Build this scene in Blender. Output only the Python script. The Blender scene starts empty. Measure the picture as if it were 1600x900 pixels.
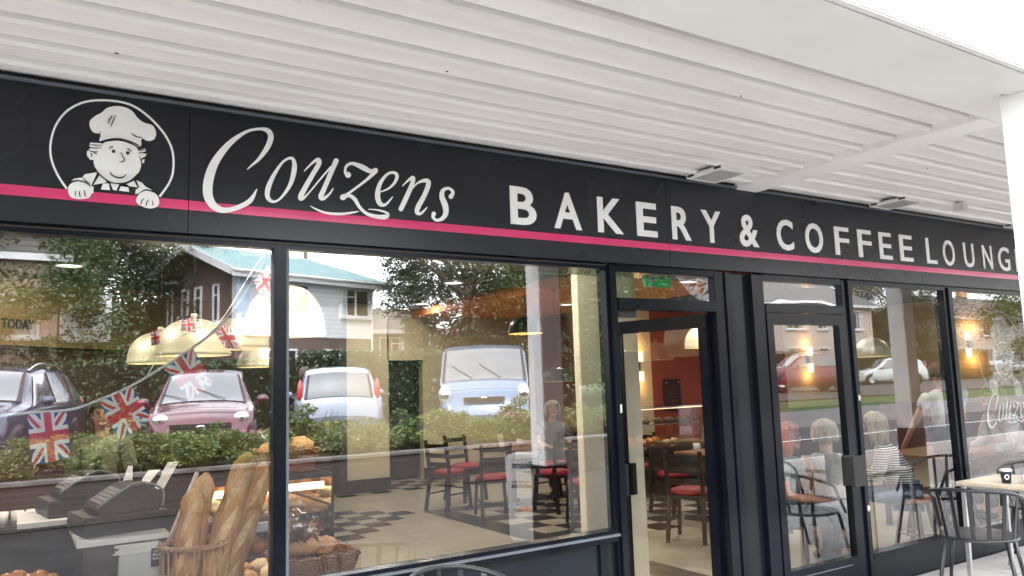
import bpy, bmesh, math, random
from mathutils import Vector, Matrix, noise as mnoise
random.seed(7)
scene = bpy.context.scene
col = scene.collection
R = math.radians
PI = math.pi

# ------------------------------------------------------------------ camera model (position measured from the shop front)
CAM = (0.0, -3.7, 1.608)
FPX = 1225.41
YAW, PITCH, ROLL = R(32.565), R(6.788), R(-1.850)

def cam_axes():
    f = Vector((math.sin(YAW)*math.cos(PITCH), math.cos(YAW)*math.cos(PITCH), math.sin(PITCH)))
    r = Vector((math.cos(YAW), -math.sin(YAW), 0)); u = r.cross(f)
    c, s = math.cos(ROLL), math.sin(ROLL)
    return c*r + s*u, -s*r + c*u, f
AX = cam_axes()

def at(px, py, y=0.0):
    "point of the plane y = const measured off the photograph"
    d = AX[0]*((px-800)/FPX) - AX[1]*((py-450)/FPX) + AX[2]
    t = (y - CAM[1])/d.y
    return Vector((d.x*t, y, CAM[2] + d.z*t))

def x_at(px, z, y=0.0):
    lo, hi = -200.0, 1100.0
    for _ in range(40):
        m = (lo+hi)/2
        if at(px, m, y).z > z: lo = m
        else: hi = m
    return at(px, lo, y).x

# ------------------------------------------------------------------ materials
MATS = {}
def newmat(name):
    m = bpy.data.materials.new(name); m.use_nodes = True
    nt = m.node_tree; nt.nodes.clear()
    out = nt.nodes.new('ShaderNodeOutputMaterial')
    return m, nt, out

def mat(name, c, rough=0.5, metal=0.0, vary=0.0, scale=6.0, bump=0.0, bscale=40.0, c2=None, spec=0.5, coat=0.0, emit=None, estr=0.0, stretch=None, per_obj=0.0, alpha=1.0, sss=0):
    if name in MATS: return MATS[name]
    m, nt, out = newmat(name)
    b = nt.nodes.new('ShaderNodeBsdfPrincipled'); nt.links.new(b.outputs[0], out.inputs[0])
    b.inputs['Roughness'].default_value = rough; b.inputs['Metallic'].default_value = metal
    b.inputs['Specular IOR Level'].default_value = spec
    b.inputs['Coat Weight'].default_value = coat
    b.inputs['Alpha'].default_value = alpha
    if emit:
        b.inputs['Emission Color'].default_value = (*emit, 1); b.inputs['Emission Strength'].default_value = estr
    tc = nt.nodes.new('ShaderNodeTexCoord'); vec = tc.outputs['Object']
    if stretch:
        mp = nt.nodes.new('ShaderNodeMapping'); mp.inputs['Scale'].default_value = stretch
        nt.links.new(vec, mp.inputs[0]); vec = mp.outputs[0]
    if vary or c2:
        n = nt.nodes.new('ShaderNodeTexNoise'); n.inputs['Scale'].default_value = scale; n.inputs['Detail'].default_value = 6
        nt.links.new(vec, n.inputs['Vector'])
        rmp = nt.nodes.new('ShaderNodeValToRGB')
        a = c2 if c2 else tuple(v*(1-vary) for v in c)
        z = c if c2 else tuple(min(1, v*(1+vary)) for v in c)
        rmp.color_ramp.elements[0].position = .35; rmp.color_ramp.elements[0].color = (*a, 1)
        rmp.color_ramp.elements[1].position = .65; rmp.color_ramp.elements[1].color = (*z, 1)
        nt.links.new(n.outputs['Fac'], rmp.inputs[0])
        colout = rmp.outputs[0]
        if per_obj:
            oi = nt.nodes.new('ShaderNodeObjectInfo'); mr = nt.nodes.new('ShaderNodeMapRange')
            mr.inputs['To Min'].default_value = 1-per_obj; mr.inputs['To Max'].default_value = 1+per_obj
            nt.links.new(oi.outputs['Random'], mr.inputs['Value'])
            h = nt.nodes.new('ShaderNodeHueSaturation'); nt.links.new(mr.outputs[0], h.inputs['Value'])
            nt.links.new(colout, h.inputs['Color']); colout = h.outputs[0]
        nt.links.new(colout, b.inputs['Base Color'])
        # a little roughness break-up
        r2 = nt.nodes.new('ShaderNodeMapRange'); r2.inputs['To Min'].default_value = max(0, rough-.08); r2.inputs['To Max'].default_value = min(1, rough+.1)
        nt.links.new(n.outputs['Fac'], r2.inputs['Value']); nt.links.new(r2.outputs[0], b.inputs['Roughness'])
    else:
        b.inputs['Base Color'].default_value = (*c, 1)
    if bump:
        n2 = nt.nodes.new('ShaderNodeTexNoise'); n2.inputs['Scale'].default_value = bscale; n2.inputs['Detail'].default_value = 4
        nt.links.new(vec, n2.inputs['Vector'])
        bp = nt.nodes.new('ShaderNodeBump'); bp.inputs['Strength'].default_value = bump; bp.inputs['Distance'].default_value = 0.01
        nt.links.new(n2.outputs['Fac'], bp.inputs['Height']); nt.links.new(bp.outputs[0], b.inputs['Normal'])
    MATS[name] = m
    return m

def brickmat(name, c1, c2, mortar, scale=1.0, w=.5, h=.25, ms=.02, rough=.85, bump=.4, axes='xz', offset=.5, squash=1.0, vary=True):
    if name in MATS: return MATS[name]
    m, nt, out = newmat(name)
    b = nt.nodes.new('ShaderNodeBsdfPrincipled'); nt.links.new(b.outputs[0], out.inputs[0]); b.inputs['Roughness'].default_value = rough
    tc = nt.nodes.new('ShaderNodeTexCoord'); sp = nt.nodes.new('ShaderNodeSeparateXYZ'); cb = nt.nodes.new('ShaderNodeCombineXYZ')
    nt.links.new(tc.outputs['Object'], sp.inputs[0])
    if axes == 'xz':   # walls: x+y along, z up
        ad = nt.nodes.new('ShaderNodeMath'); ad.operation = 'ADD'
        nt.links.new(sp.outputs[0], ad.inputs[0]); nt.links.new(sp.outputs[1], ad.inputs[1])
        nt.links.new(ad.outputs[0], cb.inputs[0]); nt.links.new(sp.outputs[2], cb.inputs[1])
    else:
        nt.links.new(sp.outputs[0], cb.inputs[0]); nt.links.new(sp.outputs[1], cb.inputs[1])
    br = nt.nodes.new('ShaderNodeTexBrick'); nt.links.new(cb.outputs[0], br.inputs['Vector'])
    br.inputs['Color1'].default_value = (*c1, 1); br.inputs['Color2'].default_value = (*c2, 1); br.inputs['Mortar'].default_value = (*mortar, 1)
    br.inputs['Scale'].default_value = scale; br.inputs['Brick Width'].default_value = w; br.inputs['Row Height'].default_value = h
    br.inputs['Mortar Size'].default_value = ms; br.offset = offset
    n = nt.nodes.new('ShaderNodeTexNoise'); n.inputs['Scale'].default_value = 1.7; n.inputs['Detail'].default_value = 8
    nt.links.new(tc.outputs['Object'], n.inputs['Vector'])
    mx = nt.nodes.new('ShaderNodeMix'); mx.data_type = 'RGBA'; mx.blend_type = 'MULTIPLY'; mx.inputs['Factor'].default_value = .5
    rm = nt.nodes.new('ShaderNodeValToRGB'); rm.color_ramp.elements[0].position = .3; rm.color_ramp.elements[0].color = (.55, .55, .55, 1)
    rm.color_ramp.elements[1].position = .7; rm.color_ramp.elements[1].color = (1, 1, 1, 1)
    nt.links.new(n.outputs['Fac'], rm.inputs[0])
    nt.links.new(br.outputs['Color'], mx.inputs['A']); nt.links.new(rm.outputs[0], mx.inputs['B'])
    nt.links.new(mx.outputs['Result'], b.inputs['Base Color'])
    bp = nt.nodes.new('ShaderNodeBump'); bp.inputs['Strength'].default_value = bump; bp.inputs['Distance'].default_value = .01; bp.invert = True
    nt.links.new(br.outputs['Fac'], bp.inputs['Height']); nt.links.new(bp.outputs[0], b.inputs['Normal'])
    MATS[name] = m
    return m

def wickermat(name, c1, c2, scale=1.0):
    m, nt, out = newmat(name)
    b = nt.nodes.new('ShaderNodeBsdfPrincipled'); nt.links.new(b.outputs[0], out.inputs[0]); b.inputs['Roughness'].default_value = .6
    tc = nt.nodes.new('ShaderNodeTexCoord'); sp = nt.nodes.new('ShaderNodeSeparateXYZ'); cb = nt.nodes.new('ShaderNodeCombineXYZ')
    nt.links.new(tc.outputs['Object'], sp.inputs[0])
    ad = nt.nodes.new('ShaderNodeMath'); ad.operation = 'ADD'
    nt.links.new(sp.outputs[0], ad.inputs[0]); nt.links.new(sp.outputs[1], ad.inputs[1])
    nt.links.new(ad.outputs[0], cb.inputs[0]); nt.links.new(sp.outputs[2], cb.inputs[1])
    br = nt.nodes.new('ShaderNodeTexBrick'); nt.links.new(cb.outputs[0], br.inputs['Vector'])
    br.inputs['Scale'].default_value = scale; br.inputs['Brick Width'].default_value = .03; br.inputs['Row Height'].default_value = .009
    br.inputs['Mortar Size'].default_value = .0022; br.inputs['Mortar Smooth'].default_value = 1
    br.inputs['Color1'].default_value = (*c1, 1); br.inputs['Color2'].default_value = (*c2, 1); br.inputs['Mortar'].default_value = tuple(v*.25 for v in c2)+(1,)
    nt.links.new(br.outputs['Color'], b.inputs['Base Color'])
    bp = nt.nodes.new('ShaderNodeBump'); bp.inputs['Strength'].default_value = .9; bp.inputs['Distance'].default_value = .006; bp.invert = True
    nt.links.new(br.outputs['Fac'], bp.inputs['Height']); nt.links.new(bp.outputs[0], b.inputs['Normal'])
    MATS[name] = m
    return m

def glassmat(name, base=.25, tint=(.8, .82, .8), wav=0.0, power=1.0):
    "flat coated pane: part mirror (rising at grazing angles), part clear"
    m, nt, out = newmat(name)
    fr = nt.nodes.new('ShaderNodeFresnel'); fr.inputs['IOR'].default_value = 1.5
    mr = nt.nodes.new('ShaderNodeMapRange'); mr.inputs['From Min'].default_value = .04; mr.inputs['From Max'].default_value = 1
    mr.inputs['To Min'].default_value = base; mr.inputs['To Max'].default_value = 1
    nt.links.new(fr.outputs[0], mr.inputs['Value'])
    tr = nt.nodes.new('ShaderNodeBsdfTransparent'); tr.inputs['Color'].default_value = (*tint, 1)
    gl = nt.nodes.new('ShaderNodeBsdfGlossy'); gl.inputs['Roughness'].default_value = .009; gl.inputs['Color'].default_value = (.95, .97, 1, 1)
    if wav:
        tc = nt.nodes.new('ShaderNodeTexCoord'); n = nt.nodes.new('ShaderNodeTexNoise'); n.inputs['Scale'].default_value = 2.2; n.inputs['Detail'].default_value = 1
        nt.links.new(tc.outputs['Object'], n.inputs['Vector'])
        bp = nt.nodes.new('ShaderNodeBump'); bp.inputs['Strength'].default_value = wav; bp.inputs['Distance'].default_value = .01
        nt.links.new(n.outputs['Fac'], bp.inputs['Height']); nt.links.new(bp.outputs[0], gl.inputs['Normal'])
    mx = nt.nodes.new('ShaderNodeMixShader')
    nt.links.new(mr.outputs[0], mx.inputs[0]); nt.links.new(tr.outputs[0], mx.inputs[1]); nt.links.new(gl.outputs[0], mx.inputs[2])
    nt.links.new(mx.outputs[0], out.inputs[0])
    MATS[name] = m
    return m

def leafmat(name, c1, c2, trans=.25, scale=1.2, per_obj=.25):
    m, nt, out = newmat(name)
    tc = nt.nodes.new('ShaderNodeTexCoord'); n = nt.nodes.new('ShaderNodeTexNoise'); n.inputs['Scale'].default_value = scale; n.inputs['Detail'].default_value = 3
    nt.links.new(tc.outputs['Object'], n.inputs['Vector'])
    rm = nt.nodes.new('ShaderNodeValToRGB'); rm.color_ramp.elements[0].position = .35; rm.color_ramp.elements[0].color = (*c1, 1)
    rm.color_ramp.elements[1].position = .65; rm.color_ramp.elements[1].color = (*c2, 1); nt.links.new(n.outputs['Fac'], rm.inputs[0])
    oi = nt.nodes.new('ShaderNodeObjectInfo'); mr = nt.nodes.new('ShaderNodeMapRange')
    mr.inputs['To Min'].default_value = 1-per_obj; mr.inputs['To Max'].default_value = 1+per_obj; nt.links.new(oi.outputs['Random'], mr.inputs['Value'])
    h = nt.nodes.new('ShaderNodeHueSaturation'); nt.links.new(mr.outputs[0], h.inputs['Value']); nt.links.new(rm.outputs[0], h.inputs['Color'])
    d = nt.nodes.new('ShaderNodeBsdfDiffuse'); t = nt.nodes.new('ShaderNodeBsdfTranslucent'); g = nt.nodes.new('ShaderNodeBsdfGlossy')
    g.inputs['Roughness'].default_value = .35; g.inputs['Color'].default_value = (.8, .9, .8, 1)
    nt.links.new(h.outputs[0], d.inputs[0]); nt.links.new(h.outputs[0], t.inputs[0])
    mx = nt.nodes.new('ShaderNodeMixShader'); mx.inputs[0].default_value = trans
    nt.links.new(d.outputs[0], mx.inputs[1]); nt.links.new(t.outputs[0], mx.inputs[2])
    m2 = nt.nodes.new('ShaderNodeMixShader'); m2.inputs[0].default_value = .06
    nt.links.new(mx.outputs[0], m2.inputs[1]); nt.links.new(g.outputs[0], m2.inputs[2])
    nt.links.new(m2.outputs[0], out.inputs[0])
    MATS[name] = m
    return m

def emat(name, c, s):
    m, nt, out = newmat(name)
    e = nt.nodes.new('ShaderNodeEmission'); e.inputs[0].default_value = (*c, 1); e.inputs[1].default_value = s
    nt.links.new(e.outputs[0], out.inputs[0]); MATS[name] = m
    return m

SOFFIT = mat('soffit_white_paint', (.90, .885, .88), .42, c2=(.80, .785, .775), scale=2.2, stretch=(.35, 2.5, 1), bump=.05, bscale=12)
CANOPYW = mat('canopy_white_paint', (.89, .885, .88), .5, vary=.03, scale=2, bump=.05, bscale=20)
FASCIA = mat('fascia_charcoal', (.018, .020, .027), .26, vary=.22, scale=.9, spec=.38, bump=.02, bscale=3)
FRAME = mat('frame_anthracite', (.004, .0055, .010), .22, vary=.2, scale=3, spec=.22, bump=.03, bscale=30)
FRAMEL = mat('frame_grey_bead', (.11, .125, .15), .35, vary=.1, scale=3)
PANEL = mat('panel_slate', (.008, .010, .015), .24, vary=.2, scale=1.2, spec=.28, bump=.03, bscale=5)
RUBBER = mat('black_rubber', (.008, .008, .009), .6, vary=.1)
PINK = mat('stripe_pink', (.68, .022, .15), .10, vary=.05, scale=2, coat=1.0)
SIGNW = mat('sign_white', (.93, .94, .93), .4, vary=.03, scale=3)
SIGNLINE = mat('sign_dark_line', (.02, .022, .028), .4, vary=.05)
ALU = mat('aluminium', (.6, .6, .6), .35, metal=.9, vary=.05)
CREAM = mat('cream_wall', (.60, .53, .38), .7, vary=.06, scale=1.5, bump=.04, bscale=60)
REDW = mat('terracotta_wall', (.28, .052, .030), .7, vary=.08, scale=1.5, bump=.04, bscale=60)
ORANGE = mat('orange_soffit', (.88, .27, .08), .65, vary=.06, scale=1.5)
MAROON = mat('maroon_wall', (.10, .035, .03), .6, vary=.15, scale=1.2)
CEILD = mat('dark_ceiling', (.06, .06, .058), .8, vary=.1)
SKIRT = mat('black_skirting', (.012, .012, .014), .35, vary=.1)
FLOORC = brickmat('cream_floor_tile', (.50, .455, .35), (.47, .43, .33), (.36, .33, .26), 1, .33, .33, .004, .35, .08, 'xy', 0.0)
WOODD = mat('dark_wood', (.02, .012, .009), .35, vary=.3, scale=8, stretch=(1, 1, 6))
WOODT = mat('table_wood', (.30, .17, .075), .35, c2=(.20, .105, .045), scale=7, stretch=(1, 9, 1))
REDPAD = mat('red_seat_pad', (.35, .02, .03), .55, vary=.12, scale=14)
BLACKM = mat('black_metal', (.012, .013, .016), .35, vary=.15, spec=.6)
BLACKP = mat('black_plastic', (.014, .014, .015), .38, vary=.15)
GREYP = mat('grey_plastic', (.22, .22, .22), .4, vary=.1)
WHITEP = mat('white_plastic', (.68, .67, .64), .45, vary=.04)
PAPER = mat('paper', (.75, .73, .69), .8, vary=.05, scale=12)
INK = mat('ink', (.03, .03, .035), .6, vary=.1)
CRUST = mat('baguette_crust', (.80, .50, .20), .55, c2=(.46, .20, .05), scale=11, bump=1.0, bscale=80, stretch=(1, 1, .35))
FLOUR = mat('flour_dust', (.86, .62, .33), .8, c2=(.66, .38, .14), scale=30, bump=.4, bscale=90)
LOAF = mat('loaf_crust', (.68, .38, .16), .6, c2=(.42, .19, .07), scale=14, bump=.5, bscale=50, per_obj=.2)
PASTRY = mat('glazed_pastry', (.72, .34, .07), .3, c2=(.45, .13, .02), scale=20, bump=.5, bscale=40)
SUGAR = mat('icing', (.8, .72, .55), .5, c2=(.65, .42, .16), scale=25, bump=.5, bscale=60)
WICKER = wickermat('wicker_red_brown', (.42, .16, .08), (.28, .09, .045))
WICKERP = wickermat('wicker_pale', (.55, .33, .22), (.40, .20, .12))
CANE = mat('cane', (.48, .28, .13), .5, vary=.25, scale=30)
BRASS = mat('brass_shade', (.70, .66, .47), .45, metal=.35, vary=.06, scale=3)
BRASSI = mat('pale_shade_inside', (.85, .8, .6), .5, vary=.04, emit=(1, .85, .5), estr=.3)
LAMPB = mat('black_lamp', (.012, .012, .012), .35, vary=.1)
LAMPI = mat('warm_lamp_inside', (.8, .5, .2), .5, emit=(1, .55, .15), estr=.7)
BULB = emat('bulb_glow', (1, .66, .30), 4.5)
DOWN = emat('downlight_glow', (1, .97, .88), 4)
GREEN = mat('exit_green', (.0, .20, .07), .4, emit=(0, .5, .16), estr=.35)
PLAQUE = mat('plaque_dark', (.025, .022, .03), .3, vary=.1)
TILEB = mat('black_floor_tile', (.025, .022, .02), .3, vary=.15)
TILEW = mat('white_floor_tile', (.52, .48, .39), .3, vary=.05)
GLASS = glassmat('shop_window_glass', .26, (.95, .95, .94), wav=.012)
GLASSD = glassmat('door_glass', .12, (.90, .90, .90), wav=.015)
GLASST = glassmat('transom_glass', .2, (.78, .78, .76), wav=.22)
CASEG = glassmat('display_glass', .07, (.93, .94, .93))
CELLO = glassmat('cellophane', .08, (.985, .98, .975), wav=.8)
ETCH = mat('etched_white_film', (.8, .82, .82), .7, vary=.03, alpha=.32)
# outside
PAVE = brickmat('paving_slabs', (.60, .585, .565), (.54, .525, .51), (.33, .315, .30), 1, .6, .45, .008, .8, .25, 'xy')
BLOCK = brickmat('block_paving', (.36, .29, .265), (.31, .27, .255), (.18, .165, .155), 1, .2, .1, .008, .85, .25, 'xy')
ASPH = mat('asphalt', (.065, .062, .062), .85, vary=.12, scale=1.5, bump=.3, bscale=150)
GROUND = mat('verge_soil', (.10, .085, .06), .95, vary=.3, scale=2)
GRASS = mat('lawn', (.055, .10, .02), .9, c2=(.04, .075, .014), scale=3, bump=.8, bscale=60)
KERB = mat('kerb_stone', (.42, .41, .39), .8, vary=.1)
PAINTW = mat('road_paint', (.75, .75, .73), .7, vary=.08, scale=12)
BRICKR = brickmat('red_brick', (.27, .115, .075), (.21, .095, .065), (.33, .30, .27), 1, .225, .075, .008, .9, .3)
BRICKB = brickmat('brown_brick', (.16, .095, .075), (.125, .08, .065), (.22, .20, .18), 1, .225, .075, .008, .9, .3)
WALLB = brickmat('planter_brick', (.06, .045, .04), (.05, .04, .037), (.08, .075, .07), 1, .225, .075, .008, .9, .3)
RENDERW = mat('pebble_dash', (.52, .45, .40), .9, vary=.06, scale=3, bump=.5, bscale=120)
BOARDW = mat('white_weatherboard', (.80, .82, .83), .5, vary=.03, scale=3)
ROOFT = brickmat('turquoise_roof', (.25, .40, .41), (.21, .36, .37), (.14, .24, .25), 1, .6, .11, .012, .7, .4)
ROOFG = brickmat('grey_roof_tile', (.20, .185, .175), (.16, .15, .145), (.08, .075, .07), 1, .3, .25, .02, .85, .5)
UPVC = mat('white_upvc', (.78, .79, .80), .35, vary=.03)
WINDARK = mat('dark_window', (.02, .025, .03), .08, spec=.9, vary=.1)
CURTAIN = mat('net_curtain', (.5, .5, .5), .9, vary=.2, scale=10)
BARK = mat('bark', (.09, .065, .045), .9, vary=.3, scale=6, bump=.8, bscale=20)
LEAFD = leafmat('dark_leaves', (.010, .024, .012), (.03, .06, .022), .2, 0.8)
LEAFM = leafmat('mid_leaves', (.035, .075, .018), (.085, .14, .035), .3, 0.8)
LEAFB = leafmat('bush_leaves', (.055, .10, .022), (.20, .245, .065), .3, 2.5, .3)
LEAFY = leafmat('silver_green_leaves', (.11, .14, .05), (.28, .30, .12), .3, 2.5, .25)
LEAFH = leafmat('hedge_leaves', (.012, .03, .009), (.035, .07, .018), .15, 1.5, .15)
TYRE = mat('tyre', (.015, .015, .016), .8, vary=.2)
RIM = mat('alloy_rim', (.5, .5, .52), .3, metal=.8, vary=.05)
CARGLASS = mat('car_glass', (.06, .075, .085), .04, spec=1.0, vary=.15, scale=2, coat=1)
CARGLASSB = mat('car_glass_pale', (.10, .115, .125), .06, spec=1.0, vary=.1, scale=2, coat=1)
CARTRIM = mat('car_black_trim', (.018, .018, .02), .45, vary=.1)
LAMPCLR = mat('headlamp_clear', (.75, .78, .8), .08, spec=.9, metal=.3, vary=.2, scale=14, coat=1)
LAMPRED = mat('tail_lamp_red', (.5, .03, .025), .15, vary=.15, scale=10, coat=1)
PLATEW = mat('plate_white', (.75, .75, .72), .4, vary=.02)
PLATEY = mat('plate_yellow', (.75, .55, .05), .4, vary=.02)
CHROME = mat('chrome', (.7, .7, .72), .12, metal=1, vary=.03)
HAIRK = {}
def skinmat(n, c): return mat(n, c, .55, vary=.08, scale=20)
def cloth(n, c, c2=None): return mat(n, c, .85, vary=.12, scale=9, bump=.25, bscale=35, c2=c2)

def stripemat(name, c1, c2, scale):
    m, nt, out = newmat(name)
    b = nt.nodes.new('ShaderNodeBsdfPrincipled'); nt.links.new(b.outputs[0], out.inputs[0]); b.inputs['Roughness'].default_value = .85
    tc = nt.nodes.new('ShaderNodeTexCoord'); w = nt.nodes.new('ShaderNodeTexWave'); w.bands_direction = 'Z'; w.inputs['Scale'].default_value = scale
    w.inputs['Distortion'].default_value = 1.2; w.inputs['Detail'].default_value = 0; w.inputs['Detail Scale'].default_value = .3
    nt.links.new(tc.outputs['Object'], w.inputs['Vector'])
    rm = nt.nodes.new('ShaderNodeValToRGB'); rm.color_ramp.interpolation = 'CONSTANT'
    rm.color_ramp.elements[0].color = (*c1, 1); rm.color_ramp.elements[1].position = .42; rm.color_ramp.elements[1].color = (*c2, 1)
    nt.links.new(w.outputs['Fac'], rm.inputs[0]); nt.links.new(rm.outputs[0], b.inputs['Base Color'])
    MATS[name] = m
    return m
STRIPE = stripemat('striped_jersey', (.04, .04, .045), (.72, .71, .69), 14)

def boardmat(name, base, pitch):
    "horizontal weatherboards: stepped bump along z"
    m, nt, out = newmat(name)
    b = nt.nodes.new('ShaderNodeBsdfPrincipled'); nt.links.new(b.outputs[0], out.inputs[0]); b.inputs['Roughness'].default_value = .5
    tc = nt.nodes.new('ShaderNodeTexCoord'); sp = nt.nodes.new('ShaderNodeSeparateXYZ'); nt.links.new(tc.outputs['Object'], sp.inputs[0])
    dv = nt.nodes.new('ShaderNodeMath'); dv.operation = 'DIVIDE'; dv.inputs[1].default_value = pitch; nt.links.new(sp.outputs[2], dv.inputs[0])
    fr = nt.nodes.new('ShaderNodeMath'); fr.operation = 'FRACT'; nt.links.new(dv.outputs[0], fr.inputs[0])
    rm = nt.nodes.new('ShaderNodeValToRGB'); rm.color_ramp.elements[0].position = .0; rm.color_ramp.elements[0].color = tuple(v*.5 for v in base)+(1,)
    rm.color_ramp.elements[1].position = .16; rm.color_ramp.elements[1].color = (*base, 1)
    nt.links.new(fr.outputs[0], rm.inputs[0]); nt.links.new(rm.outputs[0], b.inputs['Base Color'])
    bp = nt.nodes.new('ShaderNodeBump'); bp.inputs['Strength'].default_value = .8; bp.inputs['Distance'].default_value = .03; bp.invert = True
    nt.links.new(fr.outputs[0], bp.inputs['Height']); nt.links.new(bp.outputs[0], b.inputs['Normal'])
    MATS[name] = m
    return m
BOARDS = boardmat('white_boarding', (.92, .93, .94), .16)

# ------------------------------------------------------------------ object helpers
def tag(o, label=None, cat=None, group=None, kind=None):
    if label: o['label'] = label
    if cat: o['category'] = cat
    if group: o['group'] = group
    if kind: o['kind'] = kind
    return o

def empty(name, loc=(0, 0, 0), rz=0.0, label=None, cat=None, group=None):
    o = bpy.data.objects.new(name, None); col.objects.link(o)
    o.location = loc; o.rotation_euler = (0, 0, rz); o.empty_display_size = .1
    return tag(o, label, cat, group)

def copy_tree(o, parent=None):
    c = o.copy(); col.objects.link(c); c.parent = parent
    for ch in [x for x in o.children]:
        copy_tree(ch, c)
    return c

def catmull(pts, n=6, closed=False):
    P = [tuple(p) for p in pts]; out = []
    m = len(P)
    segs = m if closed else m-1
    for i in range(segs):
        if closed: a, b, c, d = P[(i-1) % m], P[i], P[(i+1) % m], P[(i+2) % m]
        else: a, b, c, d = P[max(i-1, 0)], P[i], P[i+1], P[min(i+2, m-1)]
        for k in range(n):
            t = k/n
            out.append(tuple(.5*((2*b[j]) + (-a[j]+c[j])*t + (2*a[j]-5*b[j]+4*c[j]-d[j])*t*t + (-a[j]+3*b[j]-3*c[j]+d[j])*t*t*t) for j in range(len(b))))
    if not closed: out.append(P[-1])
    return out

class MB:
    def __init__(s): s.v = []; s.f = []; s.m = []; s.sm = []; s.mats = []; s.cur = 0; s.smooth = False
    def use(s, m):
        if m not in s.mats: s.mats.append(m)
        s.cur = s.mats.index(m); return s
    def face(s, idx): s.f.append(tuple(idx)); s.m.append(s.cur); s.sm.append(s.smooth)
    def poly(s, pts):
        b = len(s.v); s.v += [tuple(p) for p in pts]; s.face(range(b, b+len(pts))); return s
    def box(s, x0, x1, y0, y1, z0, z1, rz=0, c=None, taper=None):
        if x0 > x1: x0, x1 = x1, x0
        if y0 > y1: y0, y1 = y1, y0
        if z0 > z1: z0, z1 = z1, z0
        b = len(s.v)
        P = [(x0, y0, z0), (x1, y0, z0), (x1, y1, z0), (x0, y1, z0), (x0, y0, z1), (x1, y0, z1), (x1, y1, z1), (x0, y1, z1)]
        if rz:
            cx, cy = c or ((x0+x1)/2, (y0+y1)/2); ca, sa = math.cos(rz), math.sin(rz)
            P = [(cx+(x-cx)*ca-(y-cy)*sa, cy+(x-cx)*sa+(y-cy)*ca, z) for x, y, z in P]
        s.v += P
        for q in ((3, 2, 1, 0), (4, 5, 6, 7), (0, 1, 5, 4), (1, 2, 6, 5), (2, 3, 7, 6), (3, 0, 4, 7)): s.face([b+i for i in q])
        return s
    def hexa(s, P):
        b = len(s.v); s.v += [tuple(p) for p in P]
        for q in ((3, 2, 1, 0), (4, 5, 6, 7), (0, 1, 5, 4), (1, 2, 6, 5), (2, 3, 7, 6), (3, 0, 4, 7)): s.face([b+i for i in q])
        return s
    def bar(s, p0, p1, w, h=None, up=(0, 0, 1)):
        h = h or w; p0 = Vector(p0); p1 = Vector(p1); d = (p1-p0).normalized(); u = Vector(up)
        if abs(d.dot(u)) > .95: u = Vector((1, 0, 0))
        a = d.cross(u).normalized(); c = a.cross(d)
        return s.hexa([p0-a*w/2-c*h/2, p0+a*w/2-c*h/2, p1+a*w/2-c*h/2, p1-a*w/2-c*h/2, p0-a*w/2+c*h/2, p0+a*w/2+c*h/2, p1+a*w/2+c*h/2, p1-a*w/2+c*h/2])
    def tube(s, pts, r, n=8, caps=True, closed=False):
        pts = [Vector(p) for p in pts]; rs = r if isinstance(r, (list, tuple)) else [r]*len(pts)
        b = len(s.v); m = len(pts); old = None; sm = s.smooth; s.smooth = True
        for i, p in enumerate(pts):
            if closed: d = pts[(i+1) % m]-pts[i-1]
            else: d = pts[min(i+1, m-1)]-pts[max(i-1, 0)]
            d = d.normalized() if d.length > 1e-9 else Vector((0, 0, 1))
            if old is None:
                u = Vector((0, 0, 1)) if abs(d.z) < .9 else Vector((1, 0, 0)); a = d.cross(u).normalized()
            else:
                a = (old - d*old.dot(d)); a = a.normalized() if a.length > 1e-6 else d.orthogonal().normalized()
            old = a; c = d.cross(a)
            for k in range(n):
                t = 2*PI*k/n; s.v.append(tuple(p + a*math.cos(t)*rs[i] + c*math.sin(t)*rs[i]))
        for i in range(m if closed else m-1):
            j = (i+1) % m
            for k in range(n):
                s.face((b+i*n+k, b+i*n+(k+1) % n, b+j*n+(k+1) % n, b+j*n+k))
        if caps and not closed:
            s.face([b+k for k in range(n)][::-1]); s.face([b+(m-1)*n+k for k in range(n)])
        s.smooth = sm
        return s
    def cyl(s, p0, p1, r0, r1=None, n=16, caps=True): return s.tube([p0, p1], [r0, r0 if r1 is None else r1], n, caps)
    def lathe(s, prof, c=(0, 0, 0), n=24, axis='z'):
        b = len(s.v); sm = s.smooth; s.smooth = True
        for r, h in prof:
            for k in range(n):
                t = 2*PI*k/n
                if axis == 'z': s.v.append((c[0]+r*math.cos(t), c[1]+r*math.sin(t), c[2]+h))
                elif axis == 'y': s.v.append((c[0]+r*math.cos(t), c[1]+h, c[2]+r*math.sin(t)))
                else: s.v.append((c[0]+h, c[1]+r*math.cos(t), c[2]+r*math.sin(t)))
        for i in range(len(prof)-1):
            for k in range(n): s.face((b+i*n+k, b+i*n+(k+1) % n, b+(i+1)*n+(k+1) % n, b+(i+1)*n+k))
        s.smooth = sm
        return s
    def ell(s, c, rx, ry, rz, n=12, m=8, jit=0, rot=None):
        b = len(s.v); sm = s.smooth; s.smooth = True; rows = []
        for i in range(m+1):
            a = PI*i/m; row = []
            for k in range(n):
                t = 2*PI*k/n
                p = Vector((rx*math.sin(a)*math.cos(t), ry*math.sin(a)*math.sin(t), rz*math.cos(a)))
                if jit: p *= 1+jit*mnoise.noise(p*3/max(rx, ry, rz)+Vector(c)*7)
                if rot: p = rot @ p
                s.v.append(tuple(p+Vector(c)))
        for i in range(m):
            for k in range(n): s.face((b+i*n+k, b+(i+1)*n+k, b+(i+1)*n+(k+1) % n, b+i*n+(k+1) % n))
        s.smooth = sm
        return s
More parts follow.
